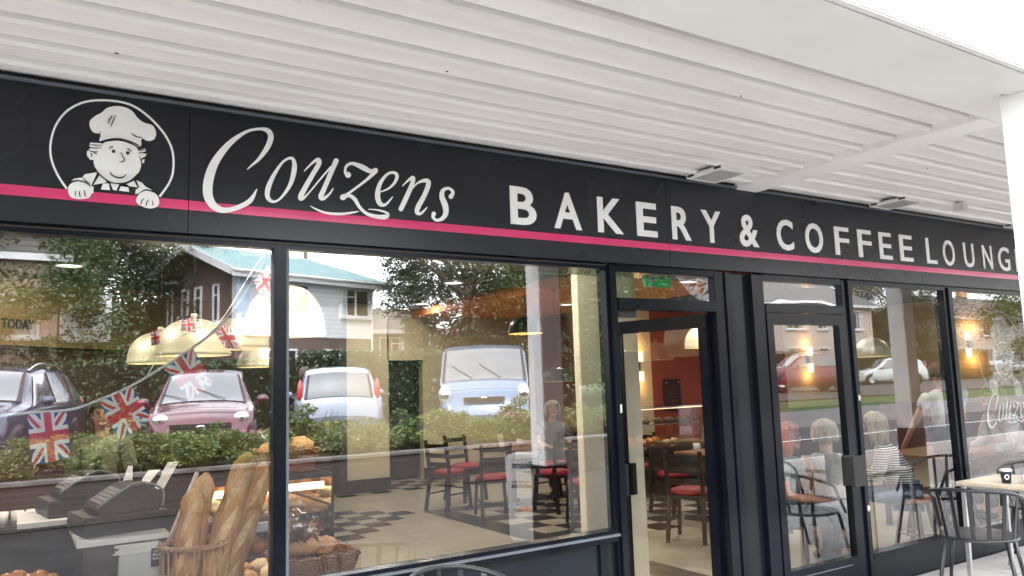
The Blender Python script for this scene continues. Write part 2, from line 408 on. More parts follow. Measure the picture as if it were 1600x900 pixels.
    def prism(s, pts, off):
        "polygon (3-D points, planar) extruded by vector off"
        b = len(s.v); n = len(pts); o = Vector(off)
        s.v += [tuple(p) for p in pts]; s.v += [tuple(Vector(p)+o) for p in pts]
        s.face(range(b, b+n)); s.face(range(b+2*n-1, b+n-1, -1))
        for i in range(n): s.face((b+i, b+n+i, b+n+(i+1) % n, b+(i+1) % n))
        return s
    def grid(s, rows):
        b = len(s.v); m = len(rows[0])
        for r in rows: s.v += [tuple(p) for p in r]
        for i in range(len(rows)-1):
            for k in range(m-1): s.face((b+i*m+k, b+i*m+k+1, b+(i+1)*m+k+1, b+(i+1)*m+k))
        return s
    def build(s, name, m=None, parent=None, world=False, bevel=0, tri=False):
        me = bpy.data.meshes.new(name)
        vs = s.v
        if world and parent is not None:
            inv = Matrix.Rotation(-parent.rotation_euler.z, 4, 'Z') @ Matrix.Translation(-Vector(parent.location))
            vs = [tuple(inv @ Vector(v)) for v in vs]
        me.from_pydata(vs, [], s.f)
        if m is not None and not s.mats: me.materials.append(m)
        else:
            for mm in (s.mats or [m]): me.materials.append(mm)
            me.polygons.foreach_set('material_index', s.m)
        me.polygons.foreach_set('use_smooth', s.sm)
        me.validate(); me.update()
        o = bpy.data.objects.new(name, me); col.objects.link(o)
        if parent is not None: o.parent = parent
        if bevel:
            bm = bmesh.new(); bm.from_mesh(me)
            bmesh.ops.bevel(bm, geom=[e for e in bm.edges if len(e.link_faces) == 2 and e.calc_face_angle() > .6], offset=bevel, segments=2, affect='EDGES', clamp_overlap=True)
            bm.to_mesh(me); bm.free()
        return o

def structure(name, mb, m): return tag(mb.build(name, m), kind='structure')

def fontmesh(txt, bold=0.0, extrude=0.0):
    cu = bpy.data.curves.new('t', 'FONT'); cu.body = txt; cu.size = 1; cu.offset = bold; cu.extrude = extrude; cu.resolution_u = 4
    o = bpy.data.objects.new('t', cu); col.objects.link(o)
    dg = bpy.context.evaluated_depsgraph_get(); me = bpy.data.meshes.new_from_object(o.evaluated_get(dg))
    vs = [v.co.copy() for v in me.vertices]; fs = [tuple(p.vertices) for p in me.polygons]
    bpy.data.objects.remove(o); bpy.data.meshes.remove(me); bpy.data.curves.remove(cu)
    return vs, fs

def text(mb, txt, o, ux, uz, w, h, bold=0.0, thick=.002, mirror=False):
    "fit txt in a w x h box whose lower-left corner is o, along ux (right) and uz (up); thick goes along the outward normal"
    vs, fs = fontmesh(txt, bold, .5)
    x0 = min(v.x for v in vs); x1 = max(v.x for v in vs); y0 = min(v.y for v in vs); y1 = max(v.y for v in vs)
    o = Vector(o); ux = Vector(ux).normalized(); uz = Vector(uz).normalized(); nn = ux.cross(uz)
    b = len(mb.v)
    for v in vs:
        mb.v.append(tuple(o + ux*((v.x-x0)/(x1-x0)*w) + uz*((v.y-y0)/(y1-y0)*h) + nn*(v.z+.5)*thick))
    for f in fs: mb.face([b+i for i in f])
    return mb

def stroke(mb, pts, mp, n=8, lift=0.0, closed=False, caps=True):
    "pts = (u, v, width) ; mp(u, v, lift) -> 3-D point and width scale; calligraphic ribbon with a tiny rising offset"
    P = catmull(pts, n, closed); L = []; Rr = []
    m = len(P)
    for i, (u, v, w) in enumerate(P):
        if closed: a, b = P[i-1], P[(i+1) % m]
        else: a, b = P[max(i-1, 0)], P[min(i+1, m-1)]
        dx, dy = b[0]-a[0], b[1]-a[1]; l = math.hypot(dx, dy) or 1
        nx, ny = -dy/l*w/2, dx/l*w/2
        lf = lift + .00002*i
        L.append(mp(u+nx, v+ny, lf)); Rr.append(mp(u-nx, v-ny, lf))
    b0 = len(mb.v); mb.v += [tuple(p) for p in L] + [tuple(p) for p in Rr]
    for i in range(m if closed else m-1):
        j = (i+1) % m; mb.face((b0+i, b0+j, b0+m+j, b0+m+i))
    if caps and not closed:
        for e in (0, m-1):
            u, v, w = P[e]
            if w > 2: mb.poly([mp(u+w/2*math.cos(t), v+w/2*math.sin(t), lift+.0006) for t in [2*PI*k/14 for k in range(14)]])
    return mb

# ================================================================== GROUND
g = MB().poly([(-300, 60, -.02), (400, 60, -.02), (400, -400, -.02), (-300, -400, -.02)]); structure('ground', g, GROUND)
structure('pavement', MB().box(-20, 60, -2.6, -.0, -.019, 0.0), PAVE)
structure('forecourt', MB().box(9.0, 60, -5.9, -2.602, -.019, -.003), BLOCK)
structure('forecourt', MB().box(-20, 8.998, -7.6, -2.602, -.019, -.004), mat('shade_toned_tarmac', (.028, .026, .026), .95, vary=.2, scale=2, bump=.3, bscale=90, spec=.1))  # tarmac colour blackened to stand in for shaded ground in the lower panes' reflection
structure('kerb', MB().box(9.0, 60, -6.05, -5.902, -.1, .0), KERB)
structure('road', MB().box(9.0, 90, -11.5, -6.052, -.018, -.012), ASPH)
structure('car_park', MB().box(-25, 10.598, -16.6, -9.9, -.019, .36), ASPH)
structure('road_marking', MB().box(12, 60, -8.75, -8.65, -.010, -.006), PAINTW)

tb = MB().grid([[(x, y, z*f+.02) for y, z in ((-14.2, .26), (-19, .66), (-27, .76), (-60, 1.1))] for x, f in ((11.3, .1), (24, 1), (60, 1), (120, 1))]); structure('road_edge', MB().grid([[(x, y, z*f+.0) for y, z in ((-11.45, -.012), (-14.25, .285))] for x, f in ((11.3, .3), (24, 1), (60, 1), (120, 1))]), mat('pale_path', (.16, .15, .145), .85, vary=.1)); structure('grass_bank', tb, GRASS)
structure('side_road', MB().grid([[(x, y, z) for y, z in ((-16.6, .52), (-19.0, .715), (-24.5, .785))] for x in (24.5, 60, 118)]), ASPH)
structure('lawn', MB().box(-40, 10.598, -90, -16.62, -.018, .30), GRASS)

# ================================================================== SHOP BUILDING
GY = 0.03          # glass plane
XL, XR = -3.2, 16.0
shop = empty('shop_front', (0, 0, 0), label='dark anthracite framed bakery shop front with large panes and two doors under the charcoal fascia', cat='shop front')
def P(name, mb, m, bevel=0, root=shop): return mb.build(name, m, root, world=True, bevel=bevel)
def rect(x0, x1, z0, z1, y): return MB().poly([(x0, y, z0), (x1, y, z0), (x1, y, z1), (x0, y, z1)])

def mullion(x0, x1, z0=0.0, z1=2.30, light=True):
    m = MB().box(x0, x1, 0.0, .09, z0, z1); o = P('mullion', m, FRAME, .003)
    return o
mullion(1.032, 1.090, .70); mullion(-1.25, -1.19, .70)
P('glazing_bead', MB().box(1.091, 1.104, .006, .028, .722, 2.27), FRAMEL)
mullion(3.045, 3.13); P('post_cover', MB().box(3.062, 3.112, -.018, -.001, 0, 2.30), FRAME, .004)
mullion(3.985, 4.075)
P('post_cover', MB().box(4.076, 4.138, -.012, .06, 0, 2.30), FRAME, .004)
P('pier_panel', MB().box(4.139, 4.339, .03, .06, 0, 2.30), PANEL)
P('post_cover', MB().box(4.34, 4.415, -.012, .06, 0, 2.30), FRAME, .004)
mullion(4.416, 4.478)
mullion(5.372, 5.425); P('post_cover', MB().box(5.426, 5.478, -.018, .05, 0, 2.30), FRAME, .004)
P('door_seal', MB().box(5.4785, 5.486, -.005, .02, 0, 2.04), FRAMEL)
mullion(6.80, 6.945); P('post_cover', MB().box(6.85, 6.90, -.016, -.001, .2, 2.30), FRAME, .004)
mullion(9.2, 9.34); mullion(11.9, 12.04)
# rails
P('head_rail', MB().box(XL, 3.044, .002, .088, 2.272, 2.31), FRAME); P('head_rail', MB().box(3.131, 3.984, .002, .088, 2.262, 2.31), FRAME)
P('head_rail', MB().box(4.479, 5.371, .002, .088, 2.262, 2.31), FRAME); P('head_rail', MB().box(5.487, 12.5, .002, .088, 2.272, 2.31), FRAME)
P('bead_strip', MB().box(XL, 3.04, -.004, .001, 2.292, 2.300), WOODD)
P('transom_bar', MB().box(3.131, 4.02, -.006, .086, 2.03, 2.10), FRAME, .004)
P('transom_bar', MB().box(4.479, 5.371, -.006, .086, 2.035, 2.10), FRAME, .004)
P('window_sill', MB().box(XL, 3.044, -.012, .088, .655, .722), FRAME, .006); P('window_sill', MB().box(XL, 3.044, -.03, -.013, .69, .703), FRAMEL)
P('stall_riser', MB().box(XL, 3.044, .032, .07, 0.0, .654), PANEL)
for x in (-1.22, 1.06, 2.95): P('riser_stile', MB().box(x-.03, x+.03, .012, .031, 0, .654), FRAME, .003)
P('window_sill', MB().box(5.487, 12.5, -.012, .088, .19, .24), FRAME, .006); P('stall_riser', MB().box(5.487, 12.5, .012, .07, 0, .189), PANEL)
# glass
for x0, x1, z0, z1, mt in ((-3.2, -1.25, .722, 2.272, GLASS), (-1.19, 1.032, .722, 2.272, GLASS), (1.09, 3.045, .722, 2.272, GLASS), (3.13, 3.985, 2.10, 2.262, GLASST), (4.478, 5.372, 2.10, 2.262, GLASST),
                           (5.486, 6.80, .24, 2.272, GLASSD), (6.945, 9.2, .24, 2.272, GLASSD), (9.34, 11.9, .24, 2.272, GLASSD)):
    P('glass_pane', rect(x0, x1, z0, z1, GY), mt)
# right door (closed)
door = MB(); door.use(FRAME)
door.box(4.482, 4.548, -.008, .05, .01, 2.03); door.box(5.295, 5.368, -.008, .05, .01, 2.03)
door.box(4.548, 5.295, -.008, .05, 1.95, 2.03); door.box(4.548, 5.295, -.008, .05, .01, .255)
d1 = P('door', door, None); tag(d1, 'closed right-hand shop door of one tall pane')
P('door_bead', MB().box(4.62, 5.22, -.013, -.009, .20, .206).box(5.13, 5.20, -.014, -.009, .10, .103), FRAMEL, root=shop).parent = d1
gp = P('glass_pane', rect(4.548, 5.295, .255, 1.95, .02), GLASSD); gp.parent = d1
h = MB().box(5.19, 5.36, -.012, -.009, .765, .985).box(5.20, 5.25, -.085, -.012, .775, .975).box(5.20, 5.35, -.10, -.085, .765, .985)
hp = P('handle', h, RUBBER); hp.parent = d1
for zz in (1.40, .58):
    k = P('lock_keep', MB().lathe([(0, -.006), (.012, -.006), (.012, 0)], (5.452, -.02, zz), 10, 'y').box(5.444, 5.460, -.024, -.020, zz-.02, zz+.02), WHITEP)
# left door leaf, hinged on the right post and swung inward
HX, HY = 3.975, .07; EX, EY = 3.80, .86
ang = math.atan2(EY-HY, EX-HX); LW = math.hypot(EX-HX, EY-HY)
leaf = empty('door', (HX, HY, 0), ang); leaf.parent = shop; tag(leaf, 'left-hand shop door swung open into the shop')
# leaf local: x along the leaf from hinge to free end, y thickness
lf = MB().use(FRAME); lf.box(.004, .07, -.022, .022, .01, 2.02); lf.box(LW-.075, LW, -.022, .022, .01, 2.02); lf.box(.07, LW-.075, -.022, .022, 1.93, 2.02); lf.box(.07, LW-.075, -.022, .022, .01, .12)
fr_ = lf.build('door_frame', None, leaf)
MB().poly([(.07, 0, .12), (LW-.075, 0, .12), (LW-.075, 0, 1.93), (.07, 0, 1.93)]).build('glass_pane', CASEG, leaf)
MB().box(LW-.10, LW-.0, -.07, -.024, .76, .985).box(LW-.10, LW, .024, .07, .76, .985).build('handle', RUBBER, leaf)
P('door_closer', MB().box(3.18, 3.32, .05, .10, 1.985, 2.028), BLACKP)
P('lock_keep', MB().box(3.095, 3.105, -.024, -.018, 1.40, 1.45), WHITEP)
# closing walls either side and the storey above the canopy
P('end_wall', MB().box(12.5, 16, 0, .25, 0, 2.31), CANOPYW); P('end_wall', MB().box(-6, -3.21, 0, .25, 0, 2.31), FRAME)

# ------------------------------------------------------------------ fascia sign
FY = -0.03
sign = empty('fascia_sign', (2, FY, 2.3), label='long charcoal fascia sign with white lettering, chef emblem and pink stripe above the windows', cat='sign')
joints = [XL, .64, 3.56, 6.45, 9.6, 12.8]
for i in range(len(joints)-1):
    P('fascia_panel', MB().box(joints[i]+.0015, joints[i+1]-.0015, FY, .20, 2.311, 2.905), FASCIA, root=sign)
P('fascia_backing', MB().box(XL, 12.8, FY+.02, .23, 2.32, 2.90), RUBBER, root=sign)
P('top_trim', MB().box(XL, 12.8, FY-.018, FY-.001, 2.893, 2.905), FRAMEL, root=sign)
P('shadow_gap', MB().box(XL, 12.8, FY+.01, .18, 2.906, 2.93), RUBBER, root=sign)
for i in range(len(joints)-1):
    x0, x1 = joints[i]+.0015, joints[i+1]-.0015
    P('stripe', MB().box(x0, x1, FY-.0035, FY-.0005, 2.415, 2.458), PINK, root=sign)
# white block letters, one box per letter measured off the sign
LB = [('B', 70, 147), ('A', 200, 281), ('K', 330, 405), ('E', 446, 506), ('R', 551, 607), ('Y', 640, 697), ('&', 752, 808), ('C', 863, 912), ('O', 948, 1000), ('F', 1036, 1078), ('F', 1105, 1145), ('E', 1168, 1205), ('E', 1229, 1267),
      ('L', 1308, 1338), ('O', 1358, 1392), ('U', 1420, 1450), ('N', 1476, 1504), ('G', 1522, 1556), ('E', 1574, 1600)]
for ch, a, b in LB:
    x0 = x_at(760+a/1.905, 2.6, FY); x1 = x_at(760+b/1.905, 2.6, FY)
    zl, zh = 2.492, 2.712
    if ch in 'COG&': zl -= .004; zh += .004
    thin = (760+a/1.905) > 1300
    P('letter', text(MB(), ch, (x0, FY-.0005, zl), (1, 0, 0), (0, 0, 1), x1-x0, zh-zl, .006 if thin else .020, .006), SIGNW, root=sign)

COUZ = dict(
 C=[(275, 272, 5), (300, 250, 10), (335, 218, 18), (375, 162, 26), (392, 112, 28), (378, 80, 24), (335, 71, 14), (270, 85, 15), (190, 140, 28), (120, 225, 40), (85, 310, 48), (77, 390, 48), (98, 445, 40), (140, 474, 30), (190, 474, 24), (250, 453, 24), (292, 425, 24), (322, 372, 5)],
 o=[(490, 216, 14), (450, 238, 12), (405, 305, 20), (378, 370, 26), (378, 415, 22), (408, 434, 13), (445, 412, 12), (488, 350, 20), (508, 280, 26), (508, 235, 20)],
 u1=[(560, 280, 6), (600, 240, 12), (628, 224, 20), (632, 245, 24), (600, 300, 24), (560, 370, 26), (540, 412, 26), (552, 418, 16), (580, 392, 8), (640, 320, 8), (692, 260, 10)],
 u2=[(718, 230, 26), (692, 290, 24), (658, 370, 24), (642, 408, 26), (655, 418, 18), (685, 395, 10), (703, 368, 6)],
 z1=[(778, 300, 30), (764, 285, 14), (770, 256, 14), (800, 243, 16), (850, 262, 26), (890, 282, 22), (916, 276, 22)],
 z2=[(915, 282, 22), (870, 325, 14), (800, 378, 12), (752, 412, 16)],
 z3=[(752, 412, 30), (780, 402, 18), (810, 420, 20), (835, 460, 16), (870, 493, 16), (920, 508, 20), (963, 510, 24), (976, 496, 16), (955, 483, 10), (915, 474, 7), (880, 472, 4)],
 e=[(930, 388, 6), (980, 368, 10), (1013, 335, 15), (1022, 302, 18), (1002, 288, 14), (970, 300, 14), (937, 345, 20), (925, 400, 26), (936, 442, 24), (965, 448, 14), (1000, 410, 5)],
 n1=[(1050, 355, 5), (1080, 326, 12), (1102, 314, 20), (1098, 345, 22), (1070, 410, 24), (1042, 470, 24)],
 n2=[(1075, 400, 5), (1120, 345, 9), (1162, 328, 20), (1180, 342, 24), (1160, 400, 24), (1130, 455, 26), (1122, 486, 22), (1142, 492, 14), (1172, 462, 5)],
 s=[(1292, 408, 24), (1302, 385, 16), (1280, 367, 14), (1252, 378, 20), (1247, 410, 26), (1262, 450, 30), (1266, 490, 26), (1248, 518, 20), (1220, 526, 14), (1203, 512, 16), (1206, 494, 22)],
 sw=[(590, 455, 3), (620, 472, 9), (670, 490, 12), (740, 495, 13), (800, 488, 10), (830, 482, 4)])
def zoomA(u, v): return at(300+u/3.2, 180+v/3.2, FY)
def couzens(mp, mt, root, first='letter'):
    groups = [('C',), ('o',), ('u1', 'u2'), ('z1', 'z2', 'z3'), ('e',), ('n1', 'n2'), ('s',), ('sw',)]
    for gi in groups:
        mb = MB()
        for q, k in enumerate(gi): stroke(mb, COUZ[k], mp, 7, lift=.0003*q, closed=(k == 'o'))
        P('letter' if gi[0] != 'sw' else 'flourish', mb, mt, root=root)
def mp_fascia(u, v, l):
    p = zoomA(u, v); return (p.x, FY-.006-l, p.z)
couzens(mp_fascia, SIGNW, sign)

# chef emblem
def zoomB(u, v):
    p = at(u/3.215, 100+v/3.215, FY); return p.x, p.z
RING = [(335, 628), (290, 560), (258, 480), (254, 400), (280, 310), (340, 235), (430, 192), (540, 185), (650, 205), (740, 262), (822, 350), (865, 440), (868, 540), (845, 605), (800, 668)]
WHITES = [
 [(500, 392), (502, 356), (470, 346), (452, 322), (450, 290), (475, 265), (510, 246), (535, 224), (580, 213), (630, 220), (665, 240), (690, 272), (722, 296), (765, 310), (783, 345), (774, 380), (740, 388), (710, 376), (706, 420), (660, 398), (600, 381), (550, 381)],
 [(517, 400), (552, 390), (600, 388), (650, 402), (688, 424), (700, 470), (708, 512), (690, 556), (650, 590), (600, 602), (550, 594), (502, 560), (476, 520), (470, 484), (486, 452), (505, 428)],
 [(472, 484), (452, 483), (436, 462), (436, 440), (450, 434), (470, 448), (484, 458)],
 [(452, 396), (480, 398), (512, 400), (500, 440), (484, 450), (448, 440), (446, 428), (462, 424), (448, 416)],
 [(690, 436), (712, 432), (728, 426), (732, 440), (714, 446), (736, 452), (730, 466), (706, 478), (700, 462)],
 [(712, 482), (726, 480), (722, 500), (712, 498)],
 [(355, 592), (372, 578), (412, 572), (425, 556), (485, 545), (484, 556), (458, 612), (470, 620), (468, 652), (446, 648), (428, 612), (390, 590)],
 [(496, 560), (465, 610), (520, 600), (536, 596), (514, 570)],
 [(516, 602), (546, 602), (552, 636), (506, 632)], [(554, 602), (598, 606), (584, 638), (566, 634)], [(606, 616), (644, 622), (648, 645), (596, 638)],
 [(634, 606), (672, 588), (690, 622), (650, 616)],
 [(684, 586), (712, 598), (728, 616), (762, 636), (722, 636), (694, 652), (678, 656), (680, 634), (698, 622)],
 [(340, 632), (352, 606), (385, 592), (425, 598), (452, 618), (460, 648), (448, 672), (420, 680), (385, 680), (352, 668)],
 [(683, 680), (700, 652), (730, 638), (768, 646), (792, 668), (798, 700), (782, 722), (748, 728), (710, 716), (686, 700)]]
DARKS = [[(562, 262, 5), (548, 285, 6), (543, 305, 4)], [(579, 262, 4), (566, 292, 6), (554, 320, 4)], [(658, 350, 3), (672, 362, 6), (692, 371, 6), (712, 372, 3)], [(501, 342, 3), (500, 356, 6), (502, 370, 4)],
 [(500, 394, 4), (550, 382, 7), (600, 380, 7), (660, 396, 7), (706, 420, 5)],
 [(548, 430, 3), (557, 420, 6), (568, 419, 3)], [(637, 428, 3), (648, 434, 6), (658, 444, 3)],
 [(605, 446, 3), (614, 466, 6), (624, 484, 6), (614, 494, 6), (598, 495, 3)], [(550, 545, 4), (562, 562, 7), (590, 574, 8), (616, 572, 7), (632, 557, 4)],
 [(452, 408, 3), (480, 412, 5), (505, 412, 3)], [(450, 424, 3), (478, 426, 5), (500, 424, 3)], [(448, 440, 4), (470, 446, 6), (490, 444, 3)], [(692, 452, 3), (712, 450, 5), (734, 454, 3)], [(694, 440, 3), (712, 438, 4), (730, 434, 2)], [(452, 452, 3), (460, 460, 6), (456, 470, 4)],
 [(472, 520, 4), (500, 560, 7), (550, 596, 7), (600, 604, 7), (650, 592, 7), (690, 556, 5)],
 [(400, 640, 3), (398, 656, 6), (402, 672, 4)], [(422, 636, 3), (424, 654, 6), (430, 670, 4)], [(380, 640, 3), (376, 655, 5), (380, 668, 3)],
 [(720, 678, 3), (708, 694, 6), (706, 710, 4)], [(744, 684, 3), (734, 702, 6), (732, 718, 4)], [(762, 690, 3), (766, 704, 5), (762, 716, 3)],
 [(412, 572, 3), (428, 590, 6), (450, 606, 4)], [(355, 594, 4), (385, 590, 7), (425, 598, 7), (454, 618, 5)], [(700, 650, 4), (730, 636, 7), (768, 646, 6)], [(496, 560, 4), (480, 586, 6), (464, 612, 4)], [(672, 588, 4), (682, 606, 6), (692, 624, 4)]]
def emblem(mp, white, dark, root, holes=False):
    ring = MB(); stroke(ring, [(u, v, 11) for u, v in RING], mp, 6, caps=False); P('emblem_ring', ring, white, root=root)
    w = MB()
    for q, pl in enumerate(WHITES):
        sm = catmull([(a, b) for a, b in pl], 3, True) if q in (0, 1, 13, 14) else pl
        l = .0006+.00025*q
        w.poly([mp(u, v, l) for u, v in sm])
    P('emblem_figure', w, white, root=root)
    d = MB()
    for q, s_ in enumerate(DARKS): stroke(d, s_, mp, 5, lift=.0060+.0002*q, caps=False)
    for (u, v, r) in ((569, 442, 9), (640, 450, 9)): d.poly([mp(u+r*math.cos(t), v+r*math.sin(t), .006) for t in [2*PI*k/12 for k in range(12)]])
    P('emblem_lines', d, dark, root=root)
def mp_embl(u, v, l):
    x, z = zoomB(u, v); return (x, FY-.005-l, z)
emblem(mp_embl, SIGNW, SIGNLINE, sign)

# white film decals on the last window: the same emblem and name
decal = empty('window_decal', (7.65, .0, 1.5), label='white film decal of the chef emblem and shop name on the farthest window', cat='decal')
bx, bz = zoomB(563, 430)
def mp_dec(u, v, l):
    x, z = zoomB(u, v); return (7.72+(x-bx)*1.72, .024-l*.2, 1.74+(z-bz)*1.72)
ETCH2 = mat('etched_fill', (.8, .82, .82), .7, vary=.03, alpha=.14)
emblem(mp_dec, ETCH2, ETCH, decal)
cx_, cz_ = zoomA(680, 330).x, zoomA(680, 330).z
def mp_decn(u, v, l):
    p = zoomA(u, v); return (7.78+(p.x-cx_)*.72, .024-l*.2, 1.20+(p.z-cz_)*.72)
couzens(mp_decn, ETCH, decal)

# ================================================================== CANOPY
can = empty('canopy', (0, -1, 2.9), label='white walkway canopy with a ribbed soffit running along the shop row', cat='canopy')
def C(name, mb, m, bevel=0): return mb.build(name, m, can, world=True, bevel=bevel)
XA, XB = -6.0, 30.0
pitch = .205; prof = []
y = .0
while y > -1.70:
    prof += [(y, 2.952), (y-.006, 2.930), (y-.150, 2.930), (y-.153, 2.946), (y-.160, 2.948), (y-.165, 2.906), (y-.171, 2.900), (y-.189, 2.900), (y-.198, 2.914), (y-.2045, 2.952)]
    y -= pitch
prof = [p for p in prof if p[0] > -1.70]+[(-1.70, 2.93)]
sof = MB()
b0 = 0
sof.grid([[(x, yy, zz) for yy, zz in prof] for x in (XA, 0, 5, 10, 20, XB)])
C('soffit', sof, SOFFIT)
C('edge_beam', MB().box(XA, XB, -1.955, -1.70, 2.886, 3.20), CANOPYW, .004)
C('edge_beam', MB().box(XA, XB, -2.14, -1.956, 2.872, 3.20), CANOPYW, .006)
C('canopy_fascia', MB().box(XA, XB, -2.175, -2.141, 2.87, 3.26), CANOPYW, .006)
C('roof_deck', MB().box(XA, XB, -2.14, .4, 3.201, 3.25), CANOPYW)
for bxx in (-1.18, 4.22, 9.62):
    C('cross_beam', MB().box(bxx, bxx+.22, -1.698, -.02, 2.889, 2.951), CANOPYW, .003)
for vx in (3.68, 5.67, 7.75):
    v = MB().use(CANOPYW); v.box(vx, vx+.27, -.40, -.10, 2.885, 2.905)
    o = C('vent', v, None)
    v2 = MB().use(mat('mesh_grey', (.42, .42, .42), .6, vary=.1))
    for k in range(14): v2.box(vx+.03+k*.0155, vx+.036+k*.0155, -.37, -.13, 2.8825, 2.8845)
    gr = C('vent_grille', v2, None); gr.parent = o
    for ya in (-.17, -.40): g3 = C('vent_slot', MB().box(vx-.012, vx-.004, ya, ya+.05, 2.888, 2.90), RUBBER); g3.parent = o
for q, (sxx, syy) in enumerate(((1.52, -.86), (.3, -.42), (2.9, -1.25), (3.3, -.55), (.9, -1.2), (5.1, -.9))): C('dirt_speck', MB().ell((sxx, syy, 2.929), .006+.002*(q % 2), .005, .003, 8, 6), RUBBER)
C('sensor_box', MB().box(6.36, 6.44, -.46, -.38, 2.85, 2.915), WHITEP, .006)
# storey above
P('upper_wall', MB().box(-6, 16, .24, .5, 2.31, 3.19), FRAME)

def column(x, label):
    c = empty('canopy_column', (x+.14, -2.03, 0), label=label, cat='column', group='white canopy columns along the walkway')
    MB().box(-.11, .11, -.11, .11, .87, 2.884).build('shaft', CANOPYW, c, bevel=.008)
    MB().box(-.118, .118, -.118, .118, 0, .868).build('painted_base', PANEL, c, bevel=.008)
    return c
column(3.885, 'bright white square canopy column at the right edge of the photo, dark painted base')
column(9.45, 'white canopy column standing farthest along the walkway, past the café tables')
dp = empty('downpipe', (10.15, -2.35, 0), label='grey square downpipe standing just behind the farthest canopy column', cat='pipe')
MB().box(-.12, .12, -.09, .09, 0, 2.87).build('pipe', mat('downpipe_grey', (.45, .48, .52), .5, vary=.05), dp, bevel=.006)
for z in (.7, 1.9): MB().box(-.14, .14, -.11, .11, z, z+.06).build('bracket', CANOPYW, dp)

# ================================================================== INTERIOR
structure('interior_floor', MB().box(-4, 16, .09, 9.4, -.018, .004), FLOORC)
structure('interior_ceiling', MB().box(-6, 16, .09, 9.4, 2.90, 3.0), CEILD)
def wall(name, mb, m, label): return tag(mb.build(name, m), label, 'wall')
# checkered areas
def checker(name, cells, s, z=.009):
    mb = MB()
    for (x, y, k) in cells:
        mb.use(TILEB if k else TILEW); mb.poly([(x, y, z), (x+s, y, z), (x+s, y+s, z), (x, y+s, z)])
    return tag(mb.build(name, None), kind='structure')
S = .33; cells = []
for i in range(12):
    for j in range(15):
        x = 4.80+i*S; y = 2.66+j*S
        if y+S <= 5.3: cells.append((x, y, (i+j) % 2))
checker('floor_tiling', cells, S)
bd = MB().use(TILEB)
bd.poly([(4.47, .3, .008), (4.79, .3, .008), (4.79, 5.57, .008), (4.47, 5.57, .008)]); bd.poly([(4.79, 5.24, .0075), (9, 5.24, .0075), (9, 5.57, .0075), (4.79, 5.57, .0075)])
tag(bd.build('floor_border', None), kind='structure')
cells = []; S2 = .27
for i in range(9):
    for j in range(12):
        x = 1.9+i*S2; y = 4.15+j*S2
        if (4.25-x-S2) >= abs(y+S2/2-5.76)*.9 - .35 and (i+j) % 2: cells.append((x, y, 1))
for i in range(12):
    for j in range(4):
        x = 3.3+i*S2; y = 7.55+j*S2-(.0 if i > 3 else .0)
        if (i+j) % 2: cells.append((x, y, 1))
checker('floor_tiling', cells, S2, .010)

wall('rear_wall', MB().box(-4.0, 16, 9.4, 9.6, -.02, 3.2), MAROON, 'dark rear wall of the shop beyond the counter and corridor')
wall('back_wall', MB().box(5.97, 8.3, 8.6, 8.75, 0, 2.90), CREAM, 'cream back wall behind the far café tables, black skirting below')
wall('side_wall', MB().box(8.3, 8.45, 6.0, 8.6, 0, 2.90), mat('deep_terracotta', (.13, .028, .02), .7, vary=.1), 'terracotta red return wall seen right of the black pendant lamps')
wall('seating_wall', MB().box(8.451, 8.86, 6.0, 6.12, 0, 2.9), CREAM, 'narrow cream wall strip left of the red wall, seen through the open door')
wall('feature_wall', MB().box(8.861, 12.2, 6.0, 6.12, 0, 2.9), REDW, 'terracotta red feature wall carrying the dark menu plaque, seen through the open door')
wall('seating_wall', MB().box(12.201, 16, 6.0, 6.12, 0, 2.9), CREAM, 'cream seating wall behind the customers at the right windows')
wall('end_wall', MB().box(15, 15.15, .1, 6.0, 0, 2.9), CREAM, 'cream end wall of the seating area with an orange glow from its sconce')
tag(MB().box(12.2, 14.99, 5.95, 5.998, .01, .95).build('dado_panel', WOODD), 'dark wooden dado panel along the foot of the cream seating wall', 'panelling')
tag(MB().box(14.94, 14.998, .1, 5.94, .01, .95).build('dado_panel', mat('brick_dado', (.30, .14, .11), .8, vary=.15)), 'reddish dado panel along the foot of the end wall behind the standing man', 'panelling')
wall('corridor_wall', MB().box(5.3, 5.96, 8.86, 9.0, 0, 2.9), SKIRT, 'dark doorway wall at the end of the corridor left of the cream back wall')
wall('corridor_wall', MB().box(5.02, 5.3, 8.5, 8.6, 0, 2.9), CREAM, 'short cream corridor wall beside the dark doorway')
tag(MB().box(5.28, 5.95, 8.5, 8.62, 2.02, 2.9).build('lintel_wall', CREAM), 'cream wall above the dark doorway', 'wall')
sk = MB().box(5.97, 8.29, 8.57, 8.599, .005, .20); tag(sk.build('skirting_board', SKIRT), 'black skirting board below the cream back wall', 'skirting')
tag(MB().box(8.5, 8.86, 5.97, 5.999, .005, .20).build('skirting_board', SKIRT), 'black skirting board below the cream strip seen through the open door', 'skirting')
for (x0, x1, y0, y1, z1, lb) in ((4.20, 5.0, 7.85, 8.2, 2.9, 'cream partition with thick black edging standing left of the corridor'),):
    p = empty('partition', ((x0+x1)/2, y0, 0), label=lb, cat='partition')
    MB().box(x0+.12, x1, y0, y1, .2, z1-.01).build('panel', CREAM, p, world=True) if False else MB().box(x0+.12, x1, y0, y1, .2, z1-.01).build('panel', CREAM, p, world=True)
    MB().box(x0, x0+.118, y0-.02, y1, .005, z1-.01).build('edging', SKIRT, p, world=True); MB().box(x0+.12, x1+.02, y0-.03, y1, .005, .198).build('plinth', SKIRT, p, world=True)
# cream pillar near the entrance
pl = empty('pillar', (4.0, 1.5, 0), label='cream square pillar just inside the shop beside the open door', cat='pillar')
MB().box(x_at(899, 1.5, 1.33), x_at(1001, 1.5, 1.25), 1.25, 1.33, .005, 2.895).build('shaft', mat('pale_cream', (.70, .64, .50), .7, vary=.05), pl, world=True, bevel=.004)
